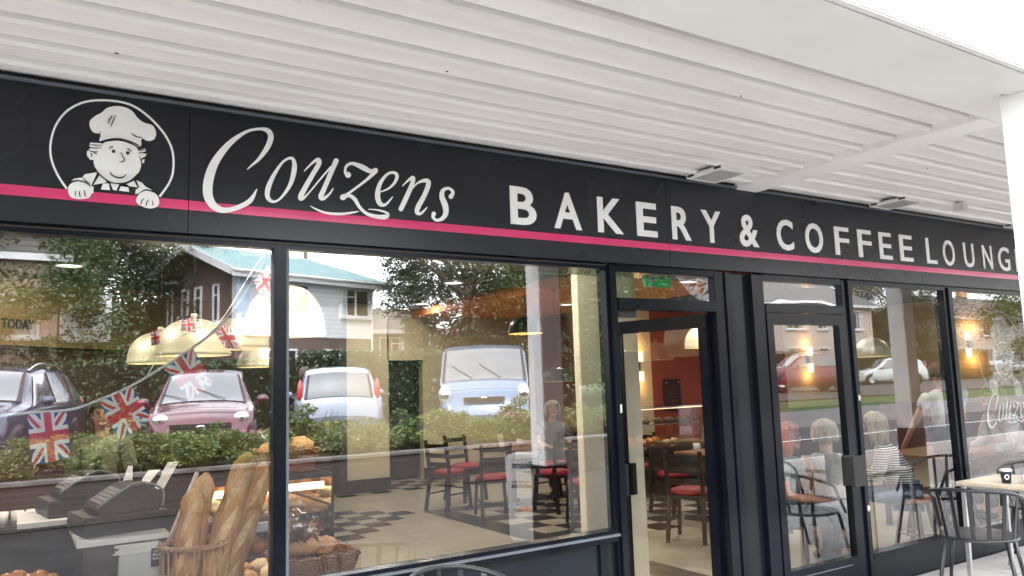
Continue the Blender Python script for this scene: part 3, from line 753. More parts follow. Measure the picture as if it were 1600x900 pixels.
# orange dropped soffit
os_ = empty('dropped_soffit', (7, 5.5, 2.8), label='orange dropped ceiling soffit hanging over the café tables', cat='soffit')
MB().box(5.75, 8.29, 2.2, 8.59, 2.775, 2.79).build('underside', mat('orange_soffit_brown', (.80, .27, .09), .7, vary=.08), os_, world=True); MB().box(5.735, 5.749, 2.2, 8.59, 2.75, 2.895).build('edge_face', ORANGE, os_, world=True)
# angled back wall behind the bakery counter
W0 = Vector((-3.6, 2.42, 0)); W1 = Vector((2.45, 8.47, 0)); wd = (W1-W0).normalized(); wn = Vector((wd.y, -wd.x, 0))
def slab(a, b, z0, z1, t=.1, off=0.0):
    o = wn*off; return MB().hexa([a+o+Vector((0, 0, z0)), b+o+Vector((0, 0, z0)), b+o-wn*t+Vector((0, 0, z0)), a+o-wn*t+Vector((0, 0, z0)), a+o+Vector((0, 0, z1)), b+o+Vector((0, 0, z1)), b+o-wn*t+Vector((0, 0, z1)), a+o-wn*t+Vector((0, 0, z1))])
wall('counter_back_wall', slab(W0, W1, 0, 2.135), MAROON, 'dark maroon angled wall behind the bakery counter')
bk = empty('bulkhead', W0, label='tan angled bulkhead above the counter lettered TODAY and the shop name', cat='bulkhead')
TAN = mat('tan_bulkhead', (.30, .21, .09), .7, vary=.08)
slab(W0, W1, 2.14, 2.90, .1, .12).build('board', TAN, bk, world=True)
def on_bulk(px, py):
    "point of the bulkhead face seen at that place of the photo"
    d = at(px, py, 0)-Vector(CAM); p0 = W0+wn*.125
    t = (p0-Vector(CAM)).dot(wn)/d.dot(wn); return Vector(CAM)+d*t
a0 = on_bulk(2, 512); a1 = on_bulk(53, 512); sx = (a1-a0).dot(wd)
text(MB(), 'TODAY', a0, wd, (0, 0, 1), sx, .10, .012, .006).build('lettering', INK, bk, world=True)
ca = on_bulk(110, 515); cb = on_bulk(199, 515); sc_ = (cb-ca).dot(wd)/((1309-55)/1.0)
zb0 = on_bulk(112, 520).z+.02
def mp_bulk(u, v, l):
    # undo the perspective slant of the traced strokes: same shapes as on the fascia
    p = zoomA(u, v); q0 = zoomA(55, 390).x; q1 = zoomA(1309, 390).x
    k = (cb-ca).dot(wd)/(q1-q0)
    return tuple(ca + wd*((p.x-q0)*k) + wn*(.004+l) + Vector((0, 0, zb0-ca.z+(p.z-2.42)*k)))
mbb = MB()
for k_, v_ in COUZ.items(): stroke(mbb, v_, mp_bulk, 5, closed=(k_ == 'o'))
mbb.build('lettering', INK, bk, world=True)
# service-side closing wall on the left
wall('side_wall', MB().box(-4.1, -4, .1, 9.4, 0, 2.9), MAROON, 'dark maroon side wall at the far left of the shop')
# dark panel with small white emblem and menu plaque
pq = empty('menu_plaque', (9.75, 5.97, 1.3), label='dark rectangular plaque with faint lines of text fixed to the red wall by four studs', cat='plaque')
pxa, pxb = x_at(1037, 1.5, 5.97), x_at(1064, 1.3, 5.97)
MB().box(pxa, pxb, 5.965, 5.995, 1.04, 1.56).build('board', PLAQUE, pq, world=True, bevel=.005)
st = MB()
for ax in (pxa+.05, pxb-.05):
    for az in (1.09, 1.51): MB().ell((ax, 5.955, az), .02, .012, .02, 8, 6).build('stud', CHROME, pq, world=True)
tx = MB()
for k in range(6): tx.box(pxa+.1, pxb-.1, 5.962, 5.9645, 1.14+k*.06, 1.146+k*.06)
tx.build('text_line', REDPAD, pq, world=True)
fr = empty('picture_frame', (8.28, 7.2, 1.4), label='tall grey picture frame on the red return wall left of the cream pillar', cat='picture')
MB().box(8.26, 8.298, 6.9, 7.3, .95, 1.75).build('frame', SKIRT, fr, world=True); MB().box(8.25, 8.259, 6.94, 7.26, .99, 1.71).build('print', GREYP, fr, world=True)

# green exit signs
def exit_sign(x0, x1, y, z, lb):
    e = empty('exit_sign', ((x0+x1)/2, y, z), label=lb, cat='sign', group='green exit signs over the doors')
    MB().box(x0, x1, y, y+.03, z-.075, z+.075).build('panel', GREEN, e, world=True, bevel=.004)
    w = MB(); cx = (x0+x1)/2
    MB().poly([(cx+.04, y-.002, z+.04), (cx+.12, y-.002, z+.04), (cx+.08, y-.002, z-.03)]).build('arrow', SIGNW, e, world=True)
    w.ell((cx-.07, y-.003, z+.035), .012, .002, .012, 8, 4); w.poly([(cx-.10, y-.002, z-.045), (cx-.04, y-.002, z-.04), (cx-.05, y-.002, z+.02), (cx-.09, y-.002, z+.015)])
    w.poly([(cx-.12, y-.0025, z-.045), (cx-.115, y-.0025, z+.045), (cx-.105, y-.0025, z+.045), (cx-.11, y-.0025, z-.045)])
    w.build('symbol', SIGNW, e, world=True)
exit_sign(x_at(1010, 2.2, .5), x_at(1050, 2.2, .5), .5, at(1030, 431, .5).z-.005, 'green running-man exit sign behind the transom of the left door')
exit_sign(x_at(841, 2.3, 1.0), x_at(889, 2.3, 1.0), 1.0, at(865, 412, 1.0).z, 'green exit sign with pale surround at the top of the large middle window')

# ------------------------------------------------------------------ lamps
def area_light(name, loc, size, power, c=(1, .9, .75), parent=None, rot=None, shape='DISK'):
    l = bpy.data.lights.new(name, 'AREA'); l.shape = shape; l.size = size; l.energy = power*.42; l.color = c
    o = bpy.data.objects.new(name, l); col.objects.link(o); o.location = loc
    if rot: o.rotation_euler = rot
    if parent: o.parent = parent
    return o
def downlight(x, y, z, lb, power=70, r=.12):
    d = empty('downlight', (x, y, z), label=lb, cat='ceiling light')
    MB().lathe([(r+.02, 0), (r+.02, -.02), (r, -.022), (r, 0)], (0, 0, 0), 24).build('trim', WHITEP, d)
    MB().lathe([(0, -.012), (r, -.012)], (0, 0, 0), 24).build('lens', DOWN, d)
    area_light('glow', (0, 0, -.03), r*1.8, power, parent=d)
DZ = 2.898
for x, y, z, lb, pw in ((.44, 5.1, DZ, 'round downlight in the dark ceiling above the counter, left window', 50), (4.73, 5.1, DZ, 'bright round downlight in the dark ceiling left of the orange soffit', 60),
                    (5.5, 7.6, DZ, 'small round downlight at the far corner of the orange soffit', 35), (4.55, 7.0, DZ, 'small round downlight near the black-edged partition', 35),
                    (2.3, 2.6, DZ, 'round downlight above the open shop floor behind the middle window', 140), (1.15, .45, DZ, 'added round downlight brightening the bread display at the left window', 420), (-.3, 1.6, DZ, 'round downlight above the tills', 130),  # the bread-display downlight is added, only to brighten the loaves
                    (7.0, 3.2, 2.772, 'round downlight in the orange soffit over the nearer tables', 70), (7.2, 6.0, 2.772, 'round downlight in the orange soffit over the farther tables', 75),
                    (9.6, 3.6, DZ, 'round downlight in front of the red feature wall', 60), (7.4, 1.2, DZ, 'round downlight above the customers behind the right windows', 70), (11.5, 2.6, DZ, 'round downlight deep in the right seating area', 50), (3.1, 1.0, DZ, 'round downlight just inside the open door', 90)):
    downlight(x, y, z, lb, pw)
# flat white strip reflections: two oval ceiling lamps above the far tables
def pendant(name, x, y, zb, r, hgt, top, outer, inner, lb, grp, bulb=True, pw=12):
    p = empty(name, (x, y, zb), label=lb, cat='pendant lamp', group=grp)
    prof = [(r, 0), (r*1.015, .006), (r*.985, .02)]
    n = 9
    for k in range(1, n):
        a = k/n*PI/2; prof.append((r*.985*math.cos(a)**.8, .02+(hgt-.02)*math.sin(a)))
    prof.append((.02, hgt))
    MB().lathe(prof, (0, 0, 0), 32).build('shade', outer, p)
    MB().lathe([(a*.965, b-.004) for a, b in prof if b < hgt*.99], (0, 0, 0), 32).build('shade_lining', inner, p)
    MB().lathe([(0, hgt+.035), (.016, hgt+.033), (.02, hgt+.02), (.018, hgt+.005), (.014, hgt)], (0, 0, 0), 16).build('cap', outer, p)
    MB().cyl((0, 0, hgt+.02), (0, 0, top-zb), .004, n=6).build('cord', RUBBER, p)
    MB().lathe([(0, top-zb), (.05, top-zb-.0), (.05, top-zb-.02), (.0, top-zb-.03)], (0, 0, 0), 16).build('ceiling_rose', outer, p)
    if bulb:
        MB().ell((0, 0, hgt*.28), .035, .035, .045, 12, 8).build('bulb', BULB, p)
        l = bpy.data.lights.new('bulb_light', 'POINT'); l.energy = pw*.3; l.color = (1, .8, .5); l.shadow_soft_size = .04
        o = bpy.data.objects.new('bulb_light', l); col.objects.link(o); o.parent = p; o.location = (0, 0, hgt*.2)
    return p
GB = 'brass dome pendants over the bakery counter'; GK = 'black dome pendants over the café tables'
def dome(pxc, pyb, pxl, pxr, y, hf, lb, kind='b', top=2.89, pw=14):
    cx = x_at(pxc, 1.8, y); zb = at(pxc, pyb, y).z; r = abs(at(pxr, pyb, y).x-at(pxl, pyb, y).x)/2
    if kind == 'b': return pendant('pendant_lamp', cx, y, zb, r, r*hf, top, BRASS, BRASSI, lb, GB, True, pw)
    return pendant('pendant_lamp', cx, y, zb, r, r*hf, top, LAMPB, LAMPI, lb, GK, True, pw)
dome(250, 567, 198, 302, 1.75, 1.0, 'brass dome pendant over the counter, leftmost of the row')
dome(302, 555, 243, 361, 1.35, 1.02, 'brass dome pendant second from the left, in front of its neighbours')
dome(372, 544, 315, 430, 1.9, .85, 'brass dome pendant third from the left, against the white house reflection')
dome(405, 573, 372, 440, 3.0, 1.0, 'small brass dome pendant hanging lowest beside the window mullion')
PEARL = mat('pearl_shade', (.74, .72, .65), .3, vary=.04, alpha=.4); BR_ = BRASS; BRASS = PEARL
dome(445, 524, 382, 508, 1.15, 1.25, 'large pale dome pendant crossing behind the window mullion', pw=2)
BRASS = BR_
dome(823, 521, 800, 847, 4.0, .95, 'black dome pendant with warm lining left of the reflected column', 'k', 2.77, 34)
dome(869, 596, 849, 888, 4.4, .9, 'black dome pendant hanging low with a bare glowing bulb', 'k', 2.77, 34)
dome(1099, 543, 1079, 1119, 3.4, 1.2, 'brass dome pendant in front of the red wall, seen through the open door', 'b', 2.89, 10)
dome(1363, 557, 1347, 1379, 2.6, 1.1, 'small brass dome pendant behind the window right of the doors', 'b', 2.89, 10)
def sconce(pt, nrm, lb):
    s = empty('wall_sconce', pt, math.atan2(nrm[1], nrm[0]), label=lb, cat='wall light', group='up and down wall lights')
    MB().box(.0, .05, -.03, .03, -.07, .07).build('bracket', BLACKM, s, bevel=.004)
    for sg in (-1, 1):
        MB().cyl((.08, 0, sg*.08), (.08, 0, sg*.24), .045, n=14).build('glass_tube', BULB, s)
        l = bpy.data.lights.new('sconce_light', 'POINT'); l.energy = 3.5; l.color = (1, .5, .14); l.shadow_soft_size = .05
        o = bpy.data.objects.new('sconce_light', l); col.objects.link(o); o.parent = s; o.location = (.12, 0, sg*.30)
sconce((x_at(997, 1.75, 5.98), 5.995, 1.78), (0, -1), 'glowing up-and-down wall light on the cream strip left of the red wall')
sconce((x_at(1262, 1.8, 5.98), 5.995, at(1262, 562, 5.98).z), (0, -1), 'glowing up-and-down wall light on the cream wall behind the closed door')
sconce((14.995, 4.05, 2.02), (-1, 0), 'glowing up-and-down wall light on the end wall behind the etched window')

# ------------------------------------------------------------------ bunting
bun = empty('bunting', (0, .13, 1.5), label='white cord of Union Jack bunting strung behind the left window', cat='bunting')
BLUE = mat('flag_blue', (.025, .07, .26), .7, vary=.1, scale=20); FRED = mat('flag_red', (.60, .03, .05), .7, vary=.08, scale=20); FWH = mat('flag_white', (.80, .80, .80), .7, vary=.04, scale=20)
def flag(corners, y, root, sag=.012):
    "corners TL TR BR BL as image places on the plane y"
    Q = [at(a, b, y) for a, b in corners]
    ph = random.random()*6
    def B(u, v, l):
        p = (Q[0]*(1-u)+Q[1]*u)*(1-v)+(Q[3]*(1-u)+Q[2]*u)*v
        p.y = y - l + math.sin(u*5+ph)*sag*v; return tuple(p)
    mb = MB()
    def patch(poly, l):
        # cut polygons finely so that they follow the cloth
        mb.poly([B(u, v, l) for u, v in poly])
    def band(x0, y0, x1, y1, w, l, n=8):
        dx, dy = x1-x0, y1-y0; L = math.hypot(dx, dy*.9); nx, ny = -dy*.9/L*w/2, dx/L*w/2/.9
        for i in range(n):
            a, b = i/n, (i+1)/n
            pts = [(x0+dx*a+nx, y0+dy*a+ny), (x0+dx*b+nx, y0+dy*b+ny), (x0+dx*b-nx, y0+dy*b-ny), (x0+dx*a-nx, y0+dy*a-ny)]
            patch([(min(1, max(0, u)), min(1, max(0, v))) for u, v in pts], l)
    mb.use(BLUE)
    for i in range(8): 
        for j in range(4): patch([(i/8, j/4), ((i+1)/8, j/4), ((i+1)/8, (j+1)/4), (i/8, (j+1)/4)], 0)
    mb.use(FWH); band(0, 0, 1, 1, .22, .0012); band(1, 0, 0, 1, .22, .0016)
    mb.use(FRED)
    band(0, .035, .5, .535, .075, .0022, 4); band(.5, .465, 1, .965, .075, .0022, 4); band(.965, 0, .465, .5, .075, .0024, 4); band(.535, .5, .035, 1, .075, .0024, 4)
    mb.use(FWH); band(0, .5, 1, .5, .34, .0032); band(.5, 0, .5, 1, .34, .0036)
    mb.use(FRED); band(0, .5, 1, .5, .19, .0044); band(.5, 0, .5, 1, .19, .0048)
    o = mb.build('flag', None, root, world=True)
    return o
YB = .13
cordpts = [at(a, b, YB) for a, b in ((-60, 655), (0, 650), (45, 645), (110, 640), (155, 625), (205, 603), (255, 573), (300, 544), (340, 512), (375, 470), (405, 420), (432, 372))]
MB().tube(catmull(cordpts, 5), .0065, 6).build('cord', FWH, bun, world=True)
for cs in ([(42, 646), (104, 640), (111, 714), (50, 728)], [(155, 626), (206, 603), (236, 654), (187, 691)], [(254, 574), (301, 544), (334, 600), (296, 626)]): flag(cs, YB, bun)
bun2 = empty('bunting', (0, .9, 1.9), label='second string of small Union Jack flags rising towards the mullion among the lamps', cat='bunting')
cp2 = [at(a, b, .9) for a, b in ((228, 590), (262, 540), (310, 512), (345, 500), (390, 430), (425, 380))]
MB().tube(catmull(cp2, 5), .0025, 6).build('cord', FWH, bun2, world=True)
for cs in ([(334, 516), (356, 506), (377, 547), (352, 543)], [(284, 500), (303, 494), (307, 520), (283, 516)], [(396, 440), (419, 412), (432, 444), (408, 466)], [(236, 519), (248, 515), (250, 538), (236, 540)]): flag(cs, .9, bun2)
bun3 = empty('bunting', (1.2, .25, 2.2), label='lone Union Jack flag hanging at the top of the left window', cat='bunting')
flag([(345, 374), (384, 380), (372, 398), (352, 402)], .25, bun3)
MB().tube([at(340, 371, .25), at(388, 378, .25)], .005, 6).build('cord', FWH, bun3, world=True)

# ------------------------------------------------------------------ bread basket in the left window
def strand_ring(mb, c, r, z, n=2, tr=.007, amp=.008, twist=14, ry=None):
    for s_ in range(n):
        pts = []
        for k in range(60):
            t = 2*PI*k/60; a = twist*t+2*PI*s_/n
            rr = r+amp*math.cos(a); pts.append((c[0]+rr*math.cos(t), c[1]+(rr if ry is None else rr*ry)*math.sin(t), z+amp*math.sin(a)))
        mb.tube(pts, tr, 6, closed=True)
bkx, bky = (at(250, 870, .27).x+at(352, 862, .27).x)/2, .27
zr = at(300, 850, .27).z
bsk = empty('bread_basket', (bkx, bky, zr-.42), label='tall round cane basket holding the baguettes at the left window', cat='basket')
rB = (at(352, 862, .27).x-at(250, 870, .27).x)/2
mb = MB(); strand_ring(mb, (0, 0), rB, .42, 3, .006, .010); mb.build('rim', CANE, bsk)
mb = MB()
for k in range(22):
    t = 2*PI*k/22; mb.tube([(rB*math.cos(t), rB*math.sin(t), .42), (rB*.97*math.cos(t+.02), rB*.97*math.sin(t+.02), .2), (rB*.85*math.cos(t), rB*.85*math.sin(t), 0)], .0045, 6)
mb.build('cane_upright', CANE, bsk)
mb = MB(); strand_ring(mb, (0, 0), rB*.95, .22, 2, .005, .007); strand_ring(mb, (0, 0), rB*.86, .01, 2, .005, .007); mb.lathe([(0, 0), (rB*.85, 0)], (0, 0, .004), 20); mb.build('weave', CANE, bsk)

def baguette(p0, p1, r, lb, bend=.02, slashes=3):
    p0 = Vector(p0); p1 = Vector(p1); d = p1-p0; L = d.length; side = d.cross(Vector((0, 1, 0))).normalized()
    b = empty('baguette', p0, label=lb, cat='baguette', group='baguettes standing in the cane basket')
    n = 26; pts = []; rs = []
    for k in range(n+1):
        t = k/n; pts.append(p0+d*t+side*bend*math.sin(t*PI))
        e = min(1, (1-t)/.13) if t > .87 else min(1, .4+t/.1)
        rs.append(r*math.sqrt(max(.03, 1-(1-e)**2))*(1+.05*math.sin(t*23+p0.x*9)+.03*math.sin(t*51)))
    mb = MB(); mb.tube(pts, rs, 14); mb.build('crust', CRUST, b, world=True)
    mb = MB(); mb.smooth = True
    dn = d.normalized(); out = Vector((-.25, -1, .15)); out = (out-dn*out.dot(dn)).normalized(); sd = dn.cross(out)
    for q in range(slashes):
        t0 = .12+.80*q/slashes; rows = []
        for k in range(9):
            s_ = k/8; t = t0+s_*.8/slashes*1.15; c = p0+d*t+side*bend*math.sin(t*PI); off = (s_-.5)*r*1.0
            w = r*.36*math.sin(PI*min(max(s_, .02), .98)); row = []
            for j in range(5):
                a = off+(j/4-.5)*2*w; aa = max(-.95, min(.95, a/r))
                row.append(c+sd*a+out*(r*math.sqrt(1-aa*aa)+.0035+.004*(1-(j/2-1)**2)))
            rows.append(row)
        mb.grid(rows)
    mb.build('score_mark', FLOUR, b, world=True)
    return b
def bg(px0, py0, y0, px1, py1, y1, rp, lb, bend=.01, sl=3):
    p0 = at(px0, py0, y0); p1 = at(px1, py1, y1)
    k = (p1-Vector(CAM)).length/FPX
    return baguette(p0, p1, rp*k*.86, lb, bend, sl)
bg(286, 990, .28, 323, 738, .34, 17, 'long pale-tipped baguette leaning at the back of the cane basket')
bg(276, 990, .20, 307, 762, .24, 19, 'shortest baguette with a rounded end at the left of the cane basket')
bg(308, 990, .22, 390, 706, .30, 20, 'broad golden baguette leaning right across the middle of the cane basket')
bg(322, 995, .30, 413, 722, .40, 19, 'deep brown baguette rightmost in the cane basket', -.01)
bg(335, 995, .20, 352, 850, .24, 9, 'thin floury breadstick standing low at the right of the cane basket', 0, 3)

# ------------------------------------------------------------------ tills, shelf, newspapers
def till(x, y, z, s, rz, lb):
    t = empty('cash_register', (x, y, z), rz, label=lb, cat='cash register', group='black cash registers on the counter')
    MB().box(-.21*s, .21*s, -.18*s, .22*s, 0, .10*s).build('cash_drawer', BLACKP, t, bevel=.006)
    body = [(-.14*s, .10*s), (.18*s, .10*s), (.18*s, .20*s), (.10*s, .245*s), (.02*s, .24*s), (-.14*s, .14*s)]
    m = MB(); m.prism([(a, -.15*s, b) for a, b in body], (0, .32*s, 0)); m.build('body', BLACKP, t, bevel=.006)
    rim = MB().tube(catmull([(-.145*s, -.156*s, .145*s), (.02*s, -.156*s, .247*s), (.10*s, -.156*s, .252*s), (.185*s, -.156*s, .205*s), (.187*s, -.156*s, .12*s)], 5), .007*s, 6); rim.build('edge_trim', GREYP, t)
    k = MB()
    for i in range(5):
        for j in range(7):
            a = i/5; px = -.12*s+a*.11*s; pz = .153*s+a*.068*s
            k.hexa([(px, -.12*s+j*.036*s, pz), (px+.017*s, -.12*s+j*.036*s, pz+.011*s), (px+.017*s, -.09*s+j*.036*s, pz+.011*s), (px, -.09*s+j*.036*s, pz),
                    (px-.003*s, -.12*s+j*.036*s, pz+.008*s), (px+.014*s, -.12*s+j*.036*s, pz+.019*s), (px+.014*s, -.09*s+j*.036*s, pz+.019*s), (px-.003*s, -.09*s+j*.036*s, pz+.008*s)])
    k.build('keypad', GREYP, t)
    MB().box(.10*s, .12*s, .0, .12*s, .24*s, .34*s).build('customer_display', BLACKP, t, bevel=.003)
    return t
shz = at(190, 832, .45).z
sh = empty('till_shelf', (at(190, 832, .45).x, .45, shz-.04), label='white slab shelf carrying the nearer cash register', cat='shelf')
x0, x1 = x_at(118, shz, .36), x_at(262, shz, .36)
MB().box(x0, x1, .30, .80, shz-.025, shz).build('shelf_board', WHITEP, sh, world=True, bevel=.003)
MB().box(x0+.03, x0+.28, .34, .76, .005, shz-.027).build('support', mat('marble_grey', (.07, .06, .055), .4, c2=(.012, .011, .011), scale=5), sh, world=True)
till((x0+x1)/2-.0, .56, shz+.001, .86, R(8), 'nearer black cash register with grey edge trim on the white shelf')
sz2 = at(140, 800, 1.25).z
bs = empty('back_shelf', (.35, 1.3, sz2-.04), label='narrow grey shelf carrying the farther cash register', cat='shelf')
MB().box(.05, .62, 1.05, 1.55, sz2-.025, sz2).build('shelf_board', WHITEP, bs, world=True); MB().box(.12, .5, 1.1, 1.5, .005, sz2-.027).build('support', BLACKP, bs, world=True)
till(.34, 1.3, sz2+.001, .86, R(8), 'farther black cash register half hidden behind the nearer one')
cf = empty('coffee_machine', (-.15, 2.2, 0), label='dark back counter with a black coffee machine at the far left of the window', cat='coffee machine')
MB().box(-.9, .35, 2.0, 2.5, .005, .82).build('cabinet', BLACKP, cf, world=True, bevel=.006)
MB().box(-.65, -.15, 2.05, 2.45, .825, 1.20).build('body', BLACKP, cf, world=True, bevel=.02)
for q in (-.52, -.28): MB().cyl((q, 2.04, 1.02), (q, 1.93, 1.02), .03, n=14).build('group_head', CHROME, cf, world=True)
MB().box(-.62, -.18, 1.93, 2.05, .83, .86).build('drip_tray', ALU, cf, world=True, bevel=.003)
for q in range(4):
    tag(MB().lathe([(0, 0), (.028, 0), (.036, .09), (.032, .09), (.025, .008), (0, .006)], (-.02+q*.08, 2.15, .822), 16).build('paper_cup', WHITEP), 'white paper cup in the row beside the coffee machine', 'cup', 'paper cups beside the coffee machine')
# receipt papers beside the tills
rc = MB()
for (a, b, c, d) in ((186, 770, 200, 728), (212, 762, 232, 735), (240, 765, 262, 722)):
    p, q = at(a, b, 1.0), at(c, d, 1.05); rc.prism([p, p+Vector((.05, 0, 0)), q+Vector((.06, 0, 0)), q], (0, .002, 0))
tag(rc.build('price_ticket', PAPER), 'cream card tickets standing up behind the cash registers', 'ticket')
# white box with label, newspapers on top
bxz = at(225, 856, .42).z
wb = empty('white_cabinet', (.7, .4, 0), label='pale cabinet with a small black label under the newspapers', cat='cabinet')
xb0, xb1 = at(186, 858, .30).x, at(258, 858, .30).x
MB().box(xb0, xb1, .30, .75, .005, bxz).build('body', mat('cabinet_pale', (.52, .52, .49), .4, vary=.05), wb, world=True, bevel=.005)
lb0 = at(236, 884, .295); lb1 = at(252, 884, .295)
MB().box(lb0.x, xb1-.004, .294, .2985, lb0.z-.005, lb0.z+.075).build('label_plate', SIGNLINE, wb, world=True)
tt = MB()
for k, w_ in enumerate(('CREAM', 'BREAD', 'ROLLS')): text(tt, w_, (lb0.x+.006, .2935, lb0.z+.058-k*.016), (1, 0, 0), (0, 0, 1), xb1-lb0.x-.018, .010, .01, .001)
tt.build('lettering', SIGNW, wb, world=True)
npz = empty('newspaper_stack', ((xb0+xb1)/2, .5, bxz), label='stack of folded newspapers with a glass dish on the pale cabinet', cat='newspapers')
for k in range(7):
    dx = random.uniform(-.008, .008); MB().box(xb0-.01+dx, xb1-.02+dx, .30+random.uniform(0, .01), .66, bxz+.001+k*.006, bxz+.0062+k*.006, rz=random.uniform(-.03, .03)).build('newspaper', PAPER, npz, world=True, bevel=.001)
hd = MB(); text(hd, 'DAILY NEWS', (xb0+.03, .34, bxz+.0445), (1, 0, 0), (0, 1, 0), .14, .03, .01, .0005) if False else None
for k in range(6): hd.box(xb0+.02, xb1-.05-.01*(k % 3), .33+k*.035, .336+k*.035, bxz+.0435, bxz+.0438)
hd.build('print_line', INK, npz, world=True)
tag(MB().lathe([(.0, .0), (.035, .0), (.06, .018), (.064, .02), (.058, .022), (.03, .006), (0, .005)], ((xb0+xb1)/2+.02, .45, bxz+.046), 20).build('glass_dish', CASEG), 'shallow clear glass dish on the newspapers', 'dish')

# ------------------------------------------------------------------ long display counter running into the shop
ctr = empty('display_counter', (1.25, 2.8, 0), label='long glass-topped bakery counter full of trays running back into the shop', cat='counter')
X0, X1, Y0, Y1 = .86, 1.63, .9, 4.6
MB().box(X0, X1, Y0, Y1, .005, .44).build('base', mat('counter_base', (.30, .22, .17), .5, vary=.1), ctr, world=True, bevel=.004)
for z in (.445, .66, .88): MB().box(X0+.03, X1-.03, Y0+.02, Y1-.02, z, z+.012).build('shelf', WHITEP if z < .5 else WOODT, ctr, world=True)
MB().poly([(X1, Y0, .45), (X1, Y1, .45), (X1, Y1, 1.09), (X1, Y0, 1.09)]).build('glass_front', CASEG, ctr, world=True)
MB().poly([(X0, Y0, .45), (X1, Y0, .45), (X1, Y0, 1.09), (X0, Y0, 1.09)]).build('glass_end', CASEG, ctr, world=True)
MB().box(X0, X1, Y0, Y1, 1.092, 1.10).build('glass_top', CASEG, ctr, world=True)
e = MB().box(X1-.006, X1+.006, Y0-.006, Y0+.006, .45, 1.09).box(X0, X1+.006, Y0-.006, Y0+.006, 1.084, 1.1035).box(X1-.006, X1+.006, Y0, Y1, 1.084, 1.1035); e.build('edge_strip', BLACKP, ctr, world=True)
f = MB()
for z in (.457, .672, .892): f.box(X1-.03, X1-.022, Y0+.02, Y1-.02, z, z+.022)
f.build('tray_lip', mat('pale_wood', (.62, .40, .20), .5, vary=.15, stretch=(1, .2, 1)), ctr, world=True)
MB().box(X0+.02, X0+.04, Y0+.02, Y1-.02, .45, 1.08).build('back_panel', WOODD, ctr, world=True)
MB().box(X0+.05, X1-.05, Y0+.004, Y0+.012, 1.02, 1.06).build('light_strip', emat('strip_glow', (1, .85, .6), 5), ctr, world=True)
area_light('strip_light', (X0+.38-ctr.location.x, 1.6-ctr.location.y, 1.07), .5, 14, (1, .8, .5), parent=ctr)
area_light('strip_light', (X0+.38-ctr.location.x, 3.2-ctr.location.y, 1.07), .5, 14, (1, .8, .5), parent=ctr)
# pastries in rows on trays
bun_p = MB().ell((0, 0, .035), .055, .045, .038, 12, 8, jit=.25).build('bun', PASTRY); tag(bun_p, 'glazed round bun on a tray inside the display counter', 'bun', 'buns on the trays inside the display counter')
roll_p = MB().ell((0, 0, .035), .10, .04, .038, 12, 8, jit=.2).build('bread_roll', LOAF); tag(roll_p, 'long bread roll on a tray inside the display counter', 'bread roll', 'bread rolls inside the display counter')
ice_p = MB().ell((0, 0, .03), .06, .05, .032, 12, 8, jit=.4).build('iced_pastry', SUGAR); tag(ice_p, 'pale iced pastry on a tray inside the display counter', 'pastry', 'iced pastries inside the display counter')
used = {}
def dup_flat(p, loc, rz):
    o = p if not used.get(p.name) else p.copy()
    if used.get(p.name): col.objects.link(o)
    used[p.name] = True; o.location = loc; o.rotation_euler = (0, 0, rz); return o
for j in range(11):
    for i in range(3):
        for z, pr_ in ((.458, roll_p), (.673, (bun_p, ice_p)[j // 2 % 2]), (.893, (ice_p, bun_p, roll_p)[j // 3 % 3])):
            if j > 7 and z < .5: continue
            dup_flat(pr_, (X0+.18+i*.21+random.uniform(-.01, .01), Y0+.18+j*.21+random.uniform(-.01, .01), z), random.uniform(-.3, .3))
# top-of-counter baskets with loaves
def wicker_basket(x, y, z, w, d, h, mtl, lb, flare=.03):
    b = empty('wicker_basket', (x, y, z), label=lb, cat='basket')
    m = MB(); t = .012
    for sgn in (-1, 1):
        m.hexa([(-w/2, sgn*d/2-t/2, 0), (w/2, sgn*d/2-t/2, 0), (w/2, sgn*d/2+t/2, 0), (-w/2, sgn*d/2+t/2, 0),
                (-w/2-flare, sgn*(d/2+flare)-t/2, h), (w/2+flare, sgn*(d/2+flare)-t/2, h), (w/2+flare, sgn*(d/2+flare)+t/2, h), (-w/2-flare, sgn*(d/2+flare)+t/2, h)])
        m.hexa([(sgn*w/2-t/2, -d/2+.007, 0), (sgn*w/2+t/2, -d/2+.007, 0), (sgn*w/2+t/2, d/2-.007, 0), (sgn*w/2-t/2, d/2-.007, 0),
                (sgn*(w/2+flare)-t/2, -d/2-flare+.007, h), (sgn*(w/2+flare)+t/2, -d/2-flare+.007, h), (sgn*(w/2+flare)+t/2, d/2+flare-.007, h), (sgn*(w/2+flare)-t/2, d/2+flare-.007, h)])
    m.box(-w/2, w/2, -d/2, d/2, -.005, .004)
    m.build('weave', mtl, b)
    r = MB(); W, D_ = w/2+flare, d/2+flare
    for s_ in range(2):
        pts = []; path = [(-W, -D_), (W, -D_), (W, D_), (-W, D_)]
        for i in range(4):
            a, c = path[i], path[(i+1) % 4]
            for k in range(14):
                t_ = k/14; ph = (i*14+k)*1.1+s_*PI; pts.append((a[0]+(c[0]-a[0])*t_+.004*math.cos(ph), a[1]+(c[1]-a[1])*t_+.004*math.cos(ph), h+.006*math.sin(ph)))
        r.tube(pts, .007, 6, closed=True)
    r.build('rim', mtl, b)
    return b
z1_ = at(460, 745, .80).z
wicker_basket(at(455, 745, .82).x, .92, z1_+.03, .24, .22, .115, WICKER, 'red-brown wicker basket of wrapped bread on the counter corner')
wicker_basket(at(508, 890, .28).x-.06, .30, at(500, 868, .20).z-.11, .32, .26, .11, WICKERP, 'pale wicker basket at the foot of the middle window')
